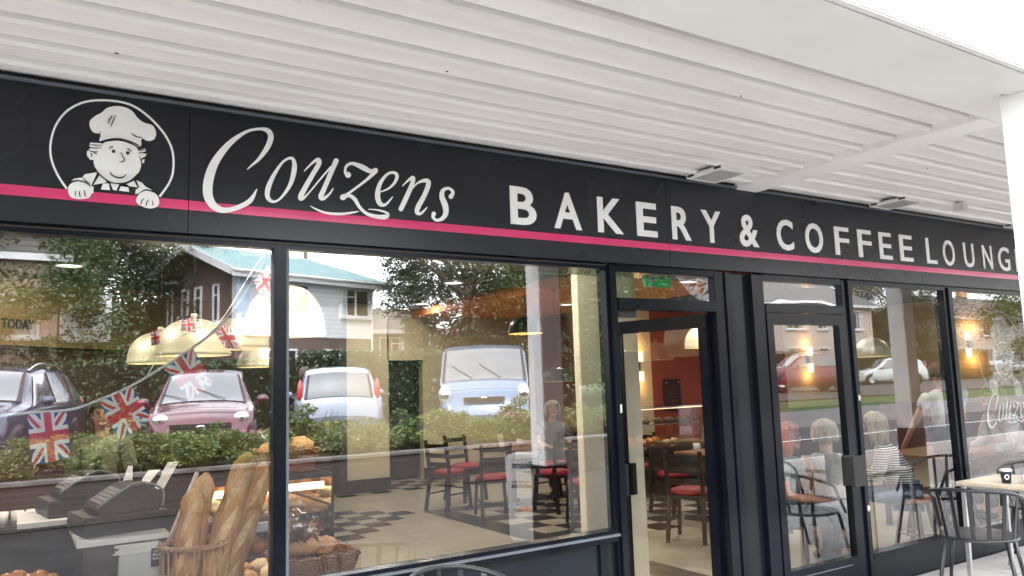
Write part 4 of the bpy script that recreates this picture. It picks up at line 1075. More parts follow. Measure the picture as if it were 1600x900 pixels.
def loaf(x, y, z, rx, ry, rz_, rot, lb, grp, m=LOAF):
    o = MB().ell((0, 0, 0), rx, ry, rz_, 16, 10, jit=.18).build('bread_loaf', m); o.location = (x, y, z); o.rotation_euler = (random.uniform(-.2, .2), random.uniform(-.25, .25), rot)
    return tag(o, lb, 'loaf', grp)
cxb = at(455, 745, .82).x
loaf(cxb-.06, .92, z1_+.16, .10, .06, .05, .3, 'brown loaf in the red-brown basket, towards the mullion', None)
loaf(cxb+.07, .90, z1_+.165, .09, .06, .055, -.9, 'golden loaf poking out of the right end of the red-brown basket', None)
# cellophane wrap
def cello(c, r, name, lb, n=9):
    m = MB()
    for k in range(3): m.ell((c[0]+random.uniform(-r, r)*.5, c[1]+random.uniform(-r, r)*.3, c[2]+random.uniform(-.01, .03)), r*.6, r*.5, r*.45, 12, 8, jit=.9)
    return tag(m.build(name, CELLO), lb, 'wrapping')
cello((cxb-.02, .9, z1_+.20), .12, 'cellophane_wrap', 'crinkled cellophane over the bread in the red-brown basket')
xw = at(508, 890, .28).x-.06; zw = at(500, 868, .20).z
for k, (dx, dy, dz) in enumerate(((-.12, .02, .03), (-.02, .0, .04), (.07, .03, .02), (-.10, .10, .07), (.0, .11, .08), (-.15, .0, .10), (-.06, .04, .12))):
    loaf(xw+dx, .30+dy, zw+dz, .085, .05, .045, random.uniform(-1, 1), 'floury brown roll heaped in the pale wicker basket', 'rolls heaped in the pale wicker basket')
cello((xw-.06, .32, zw+.12), .13, 'cellophane_wrap', 'crinkled cellophane over the rolls in the pale wicker basket')
# window ledge display: clear stand with breads behind the baguettes
ws = empty('window_stand', (1.05, .55, 0), label='clear-sided window stand with a metal post between the baguettes and the mullion', cat='display stand')
pz = at(378, 800, .4)
MB().box(pz.x-.012, pz.x+.012, .39, .41, .005, at(378, 800, .4).z+.0).build('post', ALU, ws, world=True)
MB().box(pz.x-.0, 1.36, .42, .44, at(420, 820, .42).z-.03, at(420, 820, .42).z+.015).build('rail', mat('pale_blue_rail', (.50, .58, .62), .3, vary=.05), ws, world=True)
MB().box(.62, 1.40, .45, .86, .30, .315).build('shelf', WHITEP, ws, world=True)
MB().box(.62, 1.40, .45, .86, .61, .62).build('shelf', WHITEP, ws, world=True)
a_, b_ = at(262, 850, .62), at(308, 738, .62)
MB().bar(a_, b_, .045, .012).build('slanted_side', WHITEP, ws, world=True)
a_, b_ = at(378, 800, .60), at(412, 748, .60)
MB().bar(a_, b_, .035, .012).build('slanted_side', mat('pale_blue_rail2', (.50, .58, .62), .3), ws, world=True)
for k in range(12):
    loaf(.70+(k % 6)*.115, .52+(k//6)*.17, .655+random.uniform(0, .02), .07, .05, .042, random.uniform(-1.5, 1.5), 'bread roll on the upper shelf of the window stand', 'rolls on the upper shelf of the window stand', (LOAF, SUGAR, PASTRY)[k % 3])
for k in range(12):
    loaf(.70+(k % 6)*.115, .52+(k//6)*.17, .36+random.uniform(0, .02), .07, .05, .042, random.uniform(-1.5, 1.5), 'bread roll on the lower shelf of the window stand', 'rolls on the lower shelf of the window stand', (LOAF, SUGAR, PASTRY)[k % 3])
# paper bag and small pastries at the bottom-left corner
for k in range(5):
    p = at(12+k*17, 905-(k % 2)*5, .35); loaf(p.x, .35, p.z, .035, .03, .025, k, 'small glazed pastry at the bottom left corner of the left window', 'small glazed pastries at the bottom left corner', PASTRY)
tr_ = at(40, 925, .35); tag(MB().box(-.2, .28, .25, .5, tr_.z-.04, tr_.z-.03).box(-.2, .28, .25, .5, .005, tr_.z-.0405).build('pastry_tray', WOODD), 'dark tray table under the small pastries at bottom left', 'tray')
# tall pastry counter seen through the open door
pc = empty('pastry_case', (7.4, 4.6, 0), label='low glazed pastry case with lit shelves in front of the red wall', cat='display case')
MB().box(7.0, 9.6, 4.4, 5.0, .005, .70).build('base', WOODD, pc, world=True)
for z in (.72, .95): MB().box(7.02, 9.58, 4.42, 4.98, z, z+.012).build('shelf', CHROME, pc, world=True)
MB().poly([(7.0, 4.4, .70), (9.6, 4.4, .70), (9.6, 4.4, 1.18), (7.0, 4.4, 1.18)]).build('glass_front', CASEG, pc, world=True)
MB().box(7.0, 9.6, 4.4, 5.0, 1.181, 1.19).build('glass_top', CASEG, pc, world=True)
MB().box(7.0, 9.6, 4.39, 4.40, 1.175, 1.195).build('edge_strip', CHROME, pc, world=True)
MB().box(7.1, 9.5, 4.90, 4.93, 1.14, 1.16).build('light_strip', emat('strip_glow2', (1, .6, .3), 4), pc, world=True)
for i in range(10):
    o = ice_p.copy() if i < 5 else bun_p.copy(); col.objects.link(o); o.location = (7.3+i*.22, 4.7, .965); o.scale = (1.2, 1.2, 1.2)
    o['label'] = 'golden pastry heaped on the top shelf of the pastry case by the red wall' ; o['group'] = 'pastries in the case by the red wall'; o['category'] = 'pastry'

# ================================================================== CAFE FURNITURE (inside)
def make_chair():
    r = empty('cafe_chair', (0, 0, 0), label='x', cat='chair', group='dark ladder-back café chairs with red seats')
    # faces +x ; seat .46 high
    MB().lathe([(0, .445), (.19, .445), (.20, .46), (.195, .485), (.15, .50), (0, .503)], (0, 0, 0), 20).build('seat_pad', REDPAD, r)
    MB().box(-.19, .19, -.19, .19, .41, .444).build('seat_frame', WOODD, r, bevel=.01)
    for sy in (-1, 1):
        MB().bar((.17, sy*.17, .41), (.19, sy*.19, 0), .034).build('leg', WOODD, r)
        m = MB(); m.bar((-.18, sy*.17, .43), (-.26, sy*.18, 0), .036); m.bar((-.18, sy*.17, .43), (-.25, sy*.175, .88), .036); m.build('leg', WOODD, r)
        MB().bar((.18, sy*.18, .2), (-.22, sy*.175, .2), .02).build('stretcher', WOODD, r)
    for z in (.58, .69, .81):
        x = -.18-.07*(z-.43)/.45; rows = []
        pts = [(x-.03*(1-(t/6-1)**2), -.165+.33*t/12, z) for t in range(13)]
        m = MB(); m.grid([[(a, b, c-.028) for a, b, c in pts], [(a, b, c+.028) for a, b, c in pts]]); m.grid([[(a-.014, b, c+.028) for a, b, c in pts], [(a-.014, b, c-.028) for a, b, c in pts]])
        m.grid([[(a, b, c+.028) for a, b, c in pts], [(a-.014, b, c+.028) for a, b, c in pts]]); m.build('back_slat', WOODD, r)
    return r
def make_table():
    r = empty('cafe_table', (0, 0, 0), label='x', cat='table', group='wood-topped pedestal café tables')
    MB().box(-.36, .36, -.36, .36, .725, .75).build('table_top', WOODT, r, bevel=.006)
    MB().box(-.045, .045, -.045, .045, .04, .72).build('pedestal', WOODD, r)
    MB().bar((-.3, -.3, .02), (.3, .3, .02), .07, .04).bar((-.3, .3, .022), (.3, -.3, .022), .07, .04).build('foot', WOODD, r)
    return r
ch0 = make_chair(); tb0 = make_table(); uf = {}
def place(proto, x, y, rz, lb):
    o = proto if proto.name not in uf else copy_tree(proto)
    uf[proto.name] = 1; o.location = (x, y, .005); o.rotation_euler = (0, 0, R(rz)); o['label'] = lb; return o
place(tb0, 5.55, 5.15, 4, 'wood-topped café table with a shaker, left of the group in the middle window')
place(tb0, 6.2, 3.95, 3, 'wood-topped café table behind the column reflection in the middle window')
place(tb0, 6.75, 2.65, 0, 'wood-topped café table seen through the open door glass')
place(tb0, 8.0, 4.0, 0, 'wood-topped café table farther back behind the open door')
place(ch0, 4.95, 4.62, 70, 'red-seated ladder-back chair with its back to the window at the leftmost table')
place(ch0, 4.85, 5.55, 20, 'ladder-back chair turned sideways at the left end of the leftmost table')
place(ch0, 5.35, 6.0, -80, 'ladder-back chair beyond the leftmost table facing the window')
place(ch0, 5.75, 4.45, 95, 'ladder-back chair with its wide back toward the window between the two tables')
place(ch0, 6.35, 5.3, 185, 'ladder-back chair at the right side of the leftmost table')
place(ch0, 5.42, 3.42, 60, 'red-seated chair close to the cream pillar in the middle window')
place(ch0, 6.9, 4.3, 190, 'chair tucked behind the second table near the cream pillar')
place(ch0, 6.62, 3.25, -95, 'chair with a plum seat beyond the table in the open doorway')
place(ch0, 5.75, 2.12, 30, 'chair with its back to the door at the left of the open doorway')
place(ch0, 6.45, 2.05, 80, 'chair nearest the right edge of the open doorway')
place(ch0, 7.5, 2.9, 180, 'chair at the far right side of the table in the open doorway')
def shaker(x, y, lb):
    s = empty('salt_shaker', (x, y, .757), label=lb, cat='shaker')
    MB().lathe([(0, 0), (.022, 0), (.02, .05), (.016, .062)], (0, 0, 0), 14).build('body', CASEG, s); MB().lathe([(0, .002), (.017, .002), (.016, .04), (0, .042)], (0, 0, 0), 12).build('salt', PAPER, s)
    MB().lathe([(.018, .062), (.018, .078), (.010, .086), (0, .087)], (0, 0, 0), 14).build('lid', CHROME, s)
shaker(5.62, 5.0, 'glass salt shaker with metal lid on the leftmost café table'); shaker(6.62, 2.62, 'salt shaker on the table seen through the open door'); shaker(6.70, 2.66, 'pepper shaker beside the salt on the table seen through the open door')
def menu_card(x, y, rz, lb):
    o = MB().prism([(-.05, -.03, 0), (.05, -.03, 0), (.05, 0, .17), (-.05, 0, .17)], (0, -.002, 0)).prism([(-.05, .03, 0), (.05, .03, 0), (.05, 0, .17), (-.05, 0, .17)], (0, .002, 0)).build('menu_card', PAPER)
    o.location = (x, y, .757); o.rotation_euler = (0, 0, R(rz)); tag(o, lb, 'menu')
menu_card(5.42, 5.2, 20, 'folded menu card standing on the leftmost café table'); menu_card(6.25, 4.0, -15, 'folded menu card standing on the table behind the column reflection'); menu_card(6.85, 2.8, 30, 'folded menu card beside the shakers in the doorway view'); menu_card(8.0, 4.05, 5, 'folded menu card on the farthest table behind the door')
def mug(x, y, lb):
    c = empty('coffee_mug', (x, y, .757), label=lb, cat='mug'); MB().lathe([(0, .003), (.032, 0), (.038, .085), (.034, .085), (.03, .01), (0, .008)], (0, 0, 0), 18).build('body', WHITEP, c); MB().tube([(.036, 0, .07), (.062, 0, .06), (.06, 0, .03), (.034, 0, .02)], .005, 6).build('handle', WHITEP, c)
mug(5.75, 5.25, 'white coffee mug in front of the seated customer at the leftmost table'); mug(6.05, 3.85, 'white coffee mug on the table behind the column reflection'); mug(6.6, 2.85, 'white coffee mug on the table seen through the open door')
# window-side table and stool behind the right window
wt = empty('window_table', (5.98, .95, 0), label='square table close behind the window right of the doors', cat='table')
MB().box(-.42, .42, -.30, .30, .715, .735).build('table_top', WOODT, wt, bevel=.004); MB().box(-.425, .425, -.305, .305, .70, .7145).build('edge_band', ALU, wt)
for sx in (-1, 1):
    for sy in (-1, 1): MB().bar((sx*.36, sy*.25, .70), (sx*.38, sy*.27, 0.005), .03).build('leg', BLACKM, wt)
stl = empty('stool', (6.84, .46, .005), label='wooden-legged stool with an orange tan seat under the woman in the striped top', cat='stool')
MB().lathe([(0, .43), (.17, .43), (.175, .45), (.16, .468), (0, .47)], (0, 0, 0), 24).build('seat', mat('tan_leather', (.55, .20, .06), .45, vary=.1), stl)
for k in range(4):
    a = PI/4+k*PI/2; MB().bar((.10*math.cos(a), .10*math.sin(a), .43), (.18*math.cos(a), .18*math.sin(a), 0), .03).build('leg', mat('grey_wood', (.22, .20, .18), .5, vary=.2), stl)
MB().tube([(.145*math.cos(2*PI*k/24), .145*math.sin(2*PI*k/24), .16) for k in range(24)], .008, 6, closed=True).build('foot_ring', ALU, stl)
wt2 = empty('window_table', (8.55, .95, 0), label='long table behind the farthest window where the standing man leans', cat='table')
MB().box(-.9, .65, -.3, .4, .72, .745).build('table_top', WOODT, wt2, bevel=.004)
for sx in (-.8, .55):
    for sy in (-.25, .35): MB().bar((sx, sy, .72), (sx, sy, .005), .045).build('leg', WOODD, wt2)

# ================================================================== OUTDOOR TERRACE FURNITURE
def make_armchair():
    r = empty('terrace_chair', (0, 0, 0), label='x', cat='chair', group='black spindle-back metal terrace chairs')
    # open side faces +x ; curved back towards -x
    def arc(rad, z0, z1, a0, a1, n=20, ex=1.0):
        pts = []
        for k in range(n+1):
            a = R(a0+(a1-a0)*k/n); f = abs(k/n*2-1)
            pts.append((rad*math.cos(a)*ex, rad*math.sin(a), z0+(z1-z0)*(1-f**2.2)))
        return pts
    top = arc(.285, .655, .785, 62, 298, 24)
    MB().tube([(.185, .262, .46)]+top[1:-1]+[(.185, -.262, .46)], .0125, 8).build('back_rail', BLACKM, r)
    low = arc(.235, .445, .445, 50, 310, 20)
    MB().tube(low, .011, 8).build('seat_rail', BLACKM, r)
    for k in range(7):
        a = R(112+136*k/6); f = abs((math.degrees(a)-180)/118); zt = .655+.13*(1-f**2.2)
        MB().bar((.235*math.cos(a), .235*math.sin(a), .445), (.283*math.cos(a), .283*math.sin(a), zt-.004), .026, .006, up=(math.cos(a), math.sin(a), 0)).build('spindle', BLACKM, r)
    m = MB(); pts = [(.24*math.cos(2*PI*k/28)+(.02 if math.cos(2*PI*k/28) > 0 else 0), .235*math.sin(2*PI*k/28), .44) for k in range(28)]; m.prism(pts, (0, 0, .018)); m.build('seat', BLACKM, r, bevel=.005)
    for sx, sy in ((1, 1), (1, -1), (-1, 1), (-1, -1)):
        a = (.17*sx, .185*sy, .445); b = (.235*sx, .245*sy, 0)
        MB().cyl(a, b, .0145, .011, 10).build('leg', BLACKM, r)
    return r
ac0 = make_armchair()
place(ac0, 5.70, -.68, 20, 'black spindle-back armchair nearest the camera on the terrace'); ac0.location.z = 0
c2_ = place(ac0, 7.2, -.42, 200, 'black armchair facing back across the table at the right edge'); c2_.location.z = 0
c3_ = place(ac0, 6.2, -1.5, 100, 'black round-seated chair cut by the right edge beside the column'); c3_.location.z = 0
c4_ = place(ac0, 6.33, .62, 10, 'x')
c4_['label'] = 'dark curved-back armchair inside, drawn up to the window table'; c4_.location = (7.45, .55, .005); c4_.rotation_euler = (0, 0, R(150))
c5_ = place(ac0, 1.74, -.60, -60, 'pale mirrored terrace chair whose back shows low in the middle window'); c5_.location.z = -.02
tt_ = empty('terrace_table', (6.46, -.66, 0), label='square metal terrace table with a cup and ashtray on its pale top', cat='table')
MB().box(-.34, .34, -.34, .34, .715, .74).build('table_top', mat('pale_table_top', (.60, .50, .38), .35, vary=.08, scale=5, stretch=(1, 6, 1)), tt_, bevel=.004); MB().box(-.345, .345, -.345, .345, .705, .7145).build('edge_band', ALU, tt_)
for sx in (-1, 1):
    for sy in (-1, 1): MB().bar((sx*.30, sy*.30, .705), (sx*.31, sy*.31, 0), .028).build('leg', ALU, tt_)
cu = empty('coffee_cup', (6.27, -.62, .741), label='white-rimmed dark takeaway coffee cup with a printed emblem', cat='cup')
MB().lathe([(0, 0), (.030, 0), (.039, .088)], (0, 0, 0), 20).build('body', SIGNLINE, cu); MB().lathe([(.0385, .086), (.043, .088), (.043, .098), (.038, .104), (0, .102)], (0, 0, 0), 20).build('lid', WHITEP, cu)
m = MB()
for k in range(14):
    t = 2*PI*k/14; t2 = 2*PI*(k+1)/14
    def cp(a, rr): 
        ang_ = R(200)+a*rr/.036; return ((.0362+.001)*math.cos(ang_), (.0362+.001)*math.sin(ang_), 0)
    A = [(.016, t), (.016, t2), (.010, t2), (.010, t)]; pts = []
    for rr, q in A:
        an = R(215)+math.cos(q)*rr/.036; z = .047+math.sin(q)*rr*1.2; rad = .030+.009*z/.088+.0012; pts.append((rad*math.cos(an), rad*math.sin(an), z))
    m.poly(pts)
m.build('printed_emblem', SIGNW, cu)
sa = empty('ashtray', (6.46, -.80, .741), label='dark round ashtray at the right of the terrace table', cat='ashtray')
MB().lathe([(0, .004), (.040, .004), (.046, .03), (.054, .032), (.054, .0), (0, 0)], (0, 0, 0), 20).build('bowl', BLACKP, sa)
m = MB(); m.ell((0, 0, 0), .045, .04, .032, 16, 12, jit=1.1); o = m.build('crumpled_napkin', PAPER); o.location = (6.35, -.74, .768); tag(o, 'crumpled white napkin between the cup and the ashtray', 'napkin')

# pavement menu board seen mirrored in the middle window
ab = empty('menu_board', (4.42, -2.95, 0), R(-12), label='white round-cornered pavement menu board mirrored low in the middle window', cat='menu board')
def rrect(y0, y1, z0, z1, r, x):
    pts = []
    for cy, cz, a0 in ((y1-r, z1-r, 0), (y0+r, z1-r, 90), (y0+r, z0+r, 180), (y1-r, z0+r, 270)):
        for k in range(6): a = R(a0+k*18); pts.append((x, cy+r*math.cos(a), cz+r*math.sin(a)))
    return pts
ab.rotation_euler = (0, 0, R(-40))
m = MB(); m.prism([(a+ .10*(1-c/.9), b, c) for a, b, c in rrect(-.22, .22, .03, .885, .05, -.1)], (.02, 0, 0)); m.build('front_board', WHITEP, ab)
m = MB(); m.prism([(-a - .10*(1-c/.9)+.0, b, c) for a, b, c in rrect(-.22, .22, .03, .885, .05, -.1)], (.02, 0, 0)); m.build('back_board', WHITEP, ab)
def abt(txt, z, h, w, mt, y0=-.18):
    # text reads from the -x side
    def X(zz): return -.1+.10*(1-zz/.9)-.0025
    mm = MB(); text(mm, txt, (X(z), -y0, z), (0, -1, 0), (-.111, 0, 1), w, h, .01, .002); mm.build('lettering', mt, ab)
abt('McBeans', .745, .07, .33, INK); abt('takeaway menu', .70, .025, .20, INK)
abt('Sandwiches', .55, .05, .35, INK); abt('baguettes and toasties', .60, .025, .34, INK)
m = MB()
for k in range(8):
    y = -.10+.03*k; z = .33+.012*(k % 3); x = -.1+.10*(1-z/.9)-.003; m.ell((x, y, z), .003, .03, .02, 10, 6)
m.build('picture_print', mat('sandwich_print', (.55, .22, .13), .6, vary=.3, scale=30), ab)

# ================================================================== PEOPLE
HAIRM = {}
def skinned(name, verts, edges, m, parent, sub=1, root=0):
    "verts: dict key -> (pos, radius)"
    keys = list(verts); idx = {k: i for i, k in enumerate(keys)}
    me = bpy.data.meshes.new(name); me.from_pydata([verts[k][0] for k in keys], [(idx[a], idx[b]) for a, b in edges], [])
    o = bpy.data.objects.new(name, me); col.objects.link(o)
    md = o.modifiers.new('skin', 'SKIN'); md.branch_smoothing = .6; md.use_smooth_shade = True
    sv = me.skin_vertices[0].data
    for k in keys:
        r = verts[k][1]; sv[idx[k]].radius = (r, r) if not isinstance(r, tuple) else r
        sv[idx[k]].use_root = (k == keys[root])
    s2 = o.modifiers.new('sub', 'SUBSURF'); s2.levels = sub; s2.render_levels = sub
    dg = bpy.context.evaluated_depsgraph_get(); nm = bpy.data.meshes.new_from_object(o.evaluated_get(dg))
    bpy.data.objects.remove(o); bpy.data.meshes.remove(me)
    for p in nm.polygons: p.use_smooth = True
    nm.materials.clear(); nm.materials.append(m); nm.name = name
    q = bpy.data.objects.new(name, nm); col.objects.link(q); q.parent = parent
    return q

def person(loc, rz, lb, pose='stand', skin=(.55, .33, .24), hair=(.3, .2, .1), top=None, bottom=None, hairlen=.1, H=1.0, lean=0.0, arm='rest', sleeve='short', shoes=True):
    "faces +x in its own frame"
    p = empty('person', loc, rz, label=lb, cat='person')
    S_ = skinmat('skin_%02d' % (int(skin[0]*100)), skin)
    hm = mat('hair_%03d_%03d' % (int(hair[0]*100), int(hair[2]*100)), hair, .6, vary=.25, scale=25, stretch=(1, 1, .2), bump=.5, bscale=40)
    if pose == 'sit': pz, zo = .55, -.40
    else: pz, zo = .95, 0
    def V(x, y, z): return (x, y, z)
    L = lean
    sh_z = 1.38+zo; v = {}
    v['pelvis'] = (V(0, 0, pz), .115); v['belly'] = (V(.01+L*.10, 0, 1.08+zo), .085); v['chest'] = (V(.0+L*.25, 0, 1.26+zo), .08); v['neckb'] = (V(-.01+L*.36, 0, 1.41+zo), .06)
    v['neck'] = (V(.0+L*.40, 0, 1.47+zo), .052)
    hx = .015+L*.46
    v['skull'] = (V(hx, 0, 1.55+zo), .078); v['crown'] = (V(hx-.012, 0, 1.64+zo), .078); v['top'] = (V(hx-.01, 0, 1.69+zo), .045)
    E_ = [('pelvis', 'belly'), ('belly', 'chest'), ('chest', 'neckb'), ('neckb', 'neck'), ('neck', 'skull'), ('skull', 'crown'), ('crown', 'top')]
    arms = {}
    for s_, n_ in ((1, 'l'), (-1, 'r')):
        sx = L*.33
        v['sh'+n_] = (V(sx, s_*.165, sh_z-.01), .05)
        if arm == 'rest': el, wr = (sx-.02, s_*.225, sh_z-.28), (sx+.07, s_*.21, sh_z-.52)
        elif arm == 'table': el, wr = (sx+.07, s_*.23, sh_z-.27), (sx+.30, s_*.12, sh_z-.30)
        elif arm == 'chin': el, wr = ((sx+.14, s_*.20, sh_z-.26), (sx+.18, s_*.06, sh_z-.06)) if s_ > 0 else ((sx+.07, s_*.23, sh_z-.27), (sx+.30, s_*.10, sh_z-.30))
        elif arm == 'lean': el, wr = (sx+.10, s_*.26, sh_z-.27), (sx+.30, s_*.26, sh_z-.48)
        v['el'+n_] = (el, .043); v['wr'+n_] = (wr, .029); arms[n_] = (el, wr)
        d = (Vector(wr)-Vector(el)).normalized(); hnd = Vector(wr)+d*.055
        v['ha'+n_] = (tuple(hnd), (.034, .020))
        E_ += [('chest', 'sh'+n_), ('sh'+n_, 'el'+n_), ('el'+n_, 'wr'+n_), ('wr'+n_, 'ha'+n_)]
        sd = d.cross(Vector((0, 0, 1))); sd = sd.normalized() if sd.length > .1 else Vector((0, 1, 0)); bn = d.cross(sd)
        for q in range(4):
            ln = (.065, .075, .07, .055)[q]; b0 = hnd+d*.028+sd*(q-1.5)*.017; k1 = b0+d*ln*.5+bn*.004; k2 = k1+d*ln*.4+bn*.02
            v['f%s%da' % (n_, q)] = (tuple(k1), .0085); v['f%s%db' % (n_, q)] = (tuple(k2), .007); E_ += [('ha'+n_, 'f%s%da' % (n_, q)), ('f%s%da' % (n_, q), 'f%s%db' % (n_, q))]
        t1 = hnd-d*.01+sd*.045*s_; v['th'+n_] = (tuple(t1+d*.03), .0095); E_.append(('ha'+n_, 'th'+n_))
        v['hip'+n_] = (V(0, s_*.09, pz-.03), .092)
        if pose == 'sit': kn, an, to = (.42, s_*.11, .52), (.40, s_*.11, .09), (.53, s_*.12, .035)
        else: kn, an, to = (.02, s_*.10, .50), (-.01, s_*.10, .09), (.13, s_*.11, .035)
        v['kn'+n_] = (kn, .056); v['cf'+n_] = (tuple((Vector(kn)*.65+Vector(an)*.35)+Vector((-.02, 0, 0))), .052); v['an'+n_] = (an, .036); v['to'+n_] = (to, .034)
        E_ += [('pelvis', 'hip'+n_), ('hip'+n_, 'kn'+n_), ('kn'+n_, 'cf'+n_), ('cf'+n_, 'an'+n_), ('an'+n_, 'to'+n_)]
    skinned('body', v, E_, S_, p)
    # face
    hz_ = 1.575+zo
    f = MB(); f.ell((hx+.082, 0, hz_-.002), .018, .012, .022, 10, 8); f.ell((hx+.0, .082, hz_), .016, .008, .026, 8, 6); f.ell((hx+.0, -.082, hz_), .016, .008, .026, 8, 6); f.ell((hx+.055, 0, hz_-.072), .030, .030, .022, 10, 8)
    f.build('nose_and_ears', S_, p)
    for s_ in (-1, 1):
        MB().ell((hx+.071, s_*.030, hz_+.022), .009, .012, .007, 8, 6).build('eye', SIGNLINE, p)
        MB().ell((hx+.073, s_*.031, hz_+.042), .006, .017, .004, 8, 6).build('eyebrow', hm, p)
    MB().ell((hx+.074, 0, hz_-.042), .008, .022, .006, 10, 6).build('mouth', mat('lips', (.40, .12, .10), .5), p)
    # hair: shell around the back and top
    m = MB(); rows = []
    for i in range(13):
        a = PI*.97*i/12; row = []
        for k in range(25):
            t = 2*PI*k/24; front = max(0, math.cos(t))
            zz = math.cos(a); low = -.25-hairlen*6 if True else 0
            fz = .42 if front > .45 else (.1 if front > .1 else -1)
            r0 = .104+.006*mnoise.noise(Vector((t*2, a*3, loc[0])))
            za = max(zz, fz)
            rr = math.sqrt(max(0, 1-za*za)) if za > -.2 else 1.0-.15*(abs(za)-.2)
            if zz < -.2 and fz < -.5: zpos = -.02-hairlen*min(1, (abs(zz)-.2)/.75)
            else: zpos = za*.112
            row.append((hx-.016+r0*rr*math.cos(t)*(1.02), r0*rr*.96*math.sin(t), 1.60+zo+zpos))
        rows.append(row)
    m.smooth = True; m.grid(rows)
    for q in range(120):
        t = R(random.uniform(62, 298)); ln = hairlen*random.uniform(.7, 1.15); r_ = .104+random.uniform(0, .014); pts = []
        for a in (.25, .6, 1.0, 1.4):
            pts.append((hx-.016+r_*math.sin(a)*math.cos(t), r_*.97*math.sin(a)*math.sin(t), 1.602+zo+.116*math.cos(a)))
        w_ = random.uniform(-.02, .02)
        pts.append((hx-.016+(r_+.004)*math.cos(t+w_), (r_+.004)*.97*math.sin(t+w_), 1.58+zo-ln*.4)); pts.append((hx-.016+(r_-.008)*math.cos(t+w_*2), (r_-.008)*.97*math.sin(t+w_*2), 1.575+zo-ln))
        m.tube(catmull(pts, 2), [.004]*3+[.0065]*5+[.005, .004, .0015], 5)
    for q in range(26):
        t = R(random.uniform(-58, 58)); r_ = .106; pts = [(hx-.016+r_*math.sin(a)*math.cos(t), r_*.97*math.sin(a)*math.sin(t+(.25 if a > .8 else 0)), 1.604+zo+.116*math.cos(a)) for a in (.1, .5, .9, 1.12)]
        m.tube(catmull(pts, 2), [.003, .005, .006, .006, .006, .005, .002], 5)
    m.build('hair', hm, p)
    def sub(keys, g, ext=None):
        return {k: (v[k][0], (v[k][1] if not isinstance(v[k][1], tuple) else v[k][1][0])*g) for k in keys}
    if top:
        ks = ['pelvis', 'belly', 'chest', 'neckb', 'shl', 'shr']; vv = sub(ks, 1.16); vv['neckb'] = (tuple(Vector(v['neckb'][0])+Vector((0, 0, .0))), .088)
        vv['pelvis'] = (tuple(Vector(v['pelvis'][0])+Vector((0, 0, .02))), .150); vv['belly'] = (v['belly'][0], .155); vv['chest'] = (v['chest'][0], .168)
        vv['yoke'] = (tuple(Vector(v['chest'][0]).lerp(Vector(v['neckb'][0]), .66)), .125)
        ee = [('pelvis', 'belly'), ('belly', 'chest'), ('chest', 'yoke'), ('yoke', 'neckb'), ('yoke', 'shl'), ('yoke', 'shr')]
        for n_ in 'lr':
            a, b = Vector(v['sh'+n_][0]), Vector(v['el'+n_][0])
            vv['sh'+n_] = (tuple(a+Vector((0, 0, .012))), .092)
            e1 = a.lerp(b, .62); vv['sl'+n_] = (tuple(e1), .066); ee.append(('sh'+n_, 'sl'+n_))
            if sleeve == 'long':
                w_ = Vector(v['wr'+n_][0]); vv['sl'+n_] = (tuple(b), .054); vv['cu'+n_] = (tuple(b.lerp(w_, .9)), .040); ee.append(('sl'+n_, 'cu'+n_))
        skinned('shirt', vv, ee, top, p)
    if bottom:
        ks = ['pelvis', 'hipl', 'hipr', 'knl', 'knr']; vv = sub(ks, 1.14)
        ee = [('pelvis', 'hipl'), ('pelvis', 'hipr'), ('hipl', 'knl'), ('hipr', 'knr')]
        for n_ in 'lr':
            vv['an'+n_] = (tuple(Vector(v['an'+n_][0])+Vector((0, 0, .02))), .052); ee.append(('kn'+n_, 'an'+n_))
        vv['pelvis'] = (tuple(Vector(v['pelvis'][0])-Vector((0, 0, .01))), .134)
        skinned('trousers', vv, ee, bottom, p)
    for n_ in 'lr':
        a, b = Vector(v['an'+n_][0]), Vector(v['to'+n_][0])
        m = MB(); m.ell(tuple((a*.4+b*.6)-Vector((0, 0, .005))), .125, .047, .042, 14, 8); m.build('shoe', BLACKP, p)
    if H != 1.0: p.scale = (H, H, H)
    return p
def faceto(x, y, tx, ty): return math.atan2(ty-y, tx-x)
person((5.24, .62, .005), R(-70), 'woman with orange auburn hair resting her chin on her hand, facing the closed door', 'sit', (.72, .36, .24), (.58, .15, .045), cloth('teal_print', (.10, .24, .25), (.35, .40, .38)), cloth('trousers_dark', (.04, .045, .06)), .14, arm='chin', lean=.25, H=.92)
person((5.62, .42, .005), R(40), 'grey-blonde woman in a white top sitting with her back to the closed door', 'sit', (.6, .4, .3), (.62, .55, .42), cloth('white_top', (.75, .74, .72)), cloth('trousers_grey', (.16, .17, .2)), .06, arm='table', lean=.3, H=.92)
person((6.80, .50, .005), R(125), 'blonde woman in a black and white striped top seated on the stool', 'sit', (.58, .38, .28), (.52, .42, .26), STRIPE, cloth('denim', (.06, .09, .16)), .17, arm='table', lean=.5, sleeve='long', H=.93)
person((8.1, .78, .005), R(62), 'man in a pale lilac polo shirt and dark trousers seen from behind', 'stand', (.58, .34, .25), (.16, .10, .06), cloth('lilac_polo', (.62, .60, .68)), cloth('trousers_navy', (.025, .03, .045)), .02, arm='lean', H=.97, lean=.15)
person((9.15, .62, .005), R(150), 'woman with long beige hair leaning on the table behind the etched window', 'sit', (.6, .4, .3), (.45, .34, .20), cloth('grey_pattern_top', (.30, .30, .33), (.7, .7, .7)), cloth('trousers_black', (.02, .02, .022)), .18, arm='table', lean=.5, sleeve='long', H=1.08)
person((.60, 3.1, .005), R(-100), 'shop assistant in a dark apron standing behind the tills between two flags', 'stand', (.42, .22, .14), (.08, .05, .03), cloth('assistant_dark', (.13, .12, .08)), cloth('apron_black', (.02, .02, .02)), .02, sleeve='long', H=.92, lean=.1)
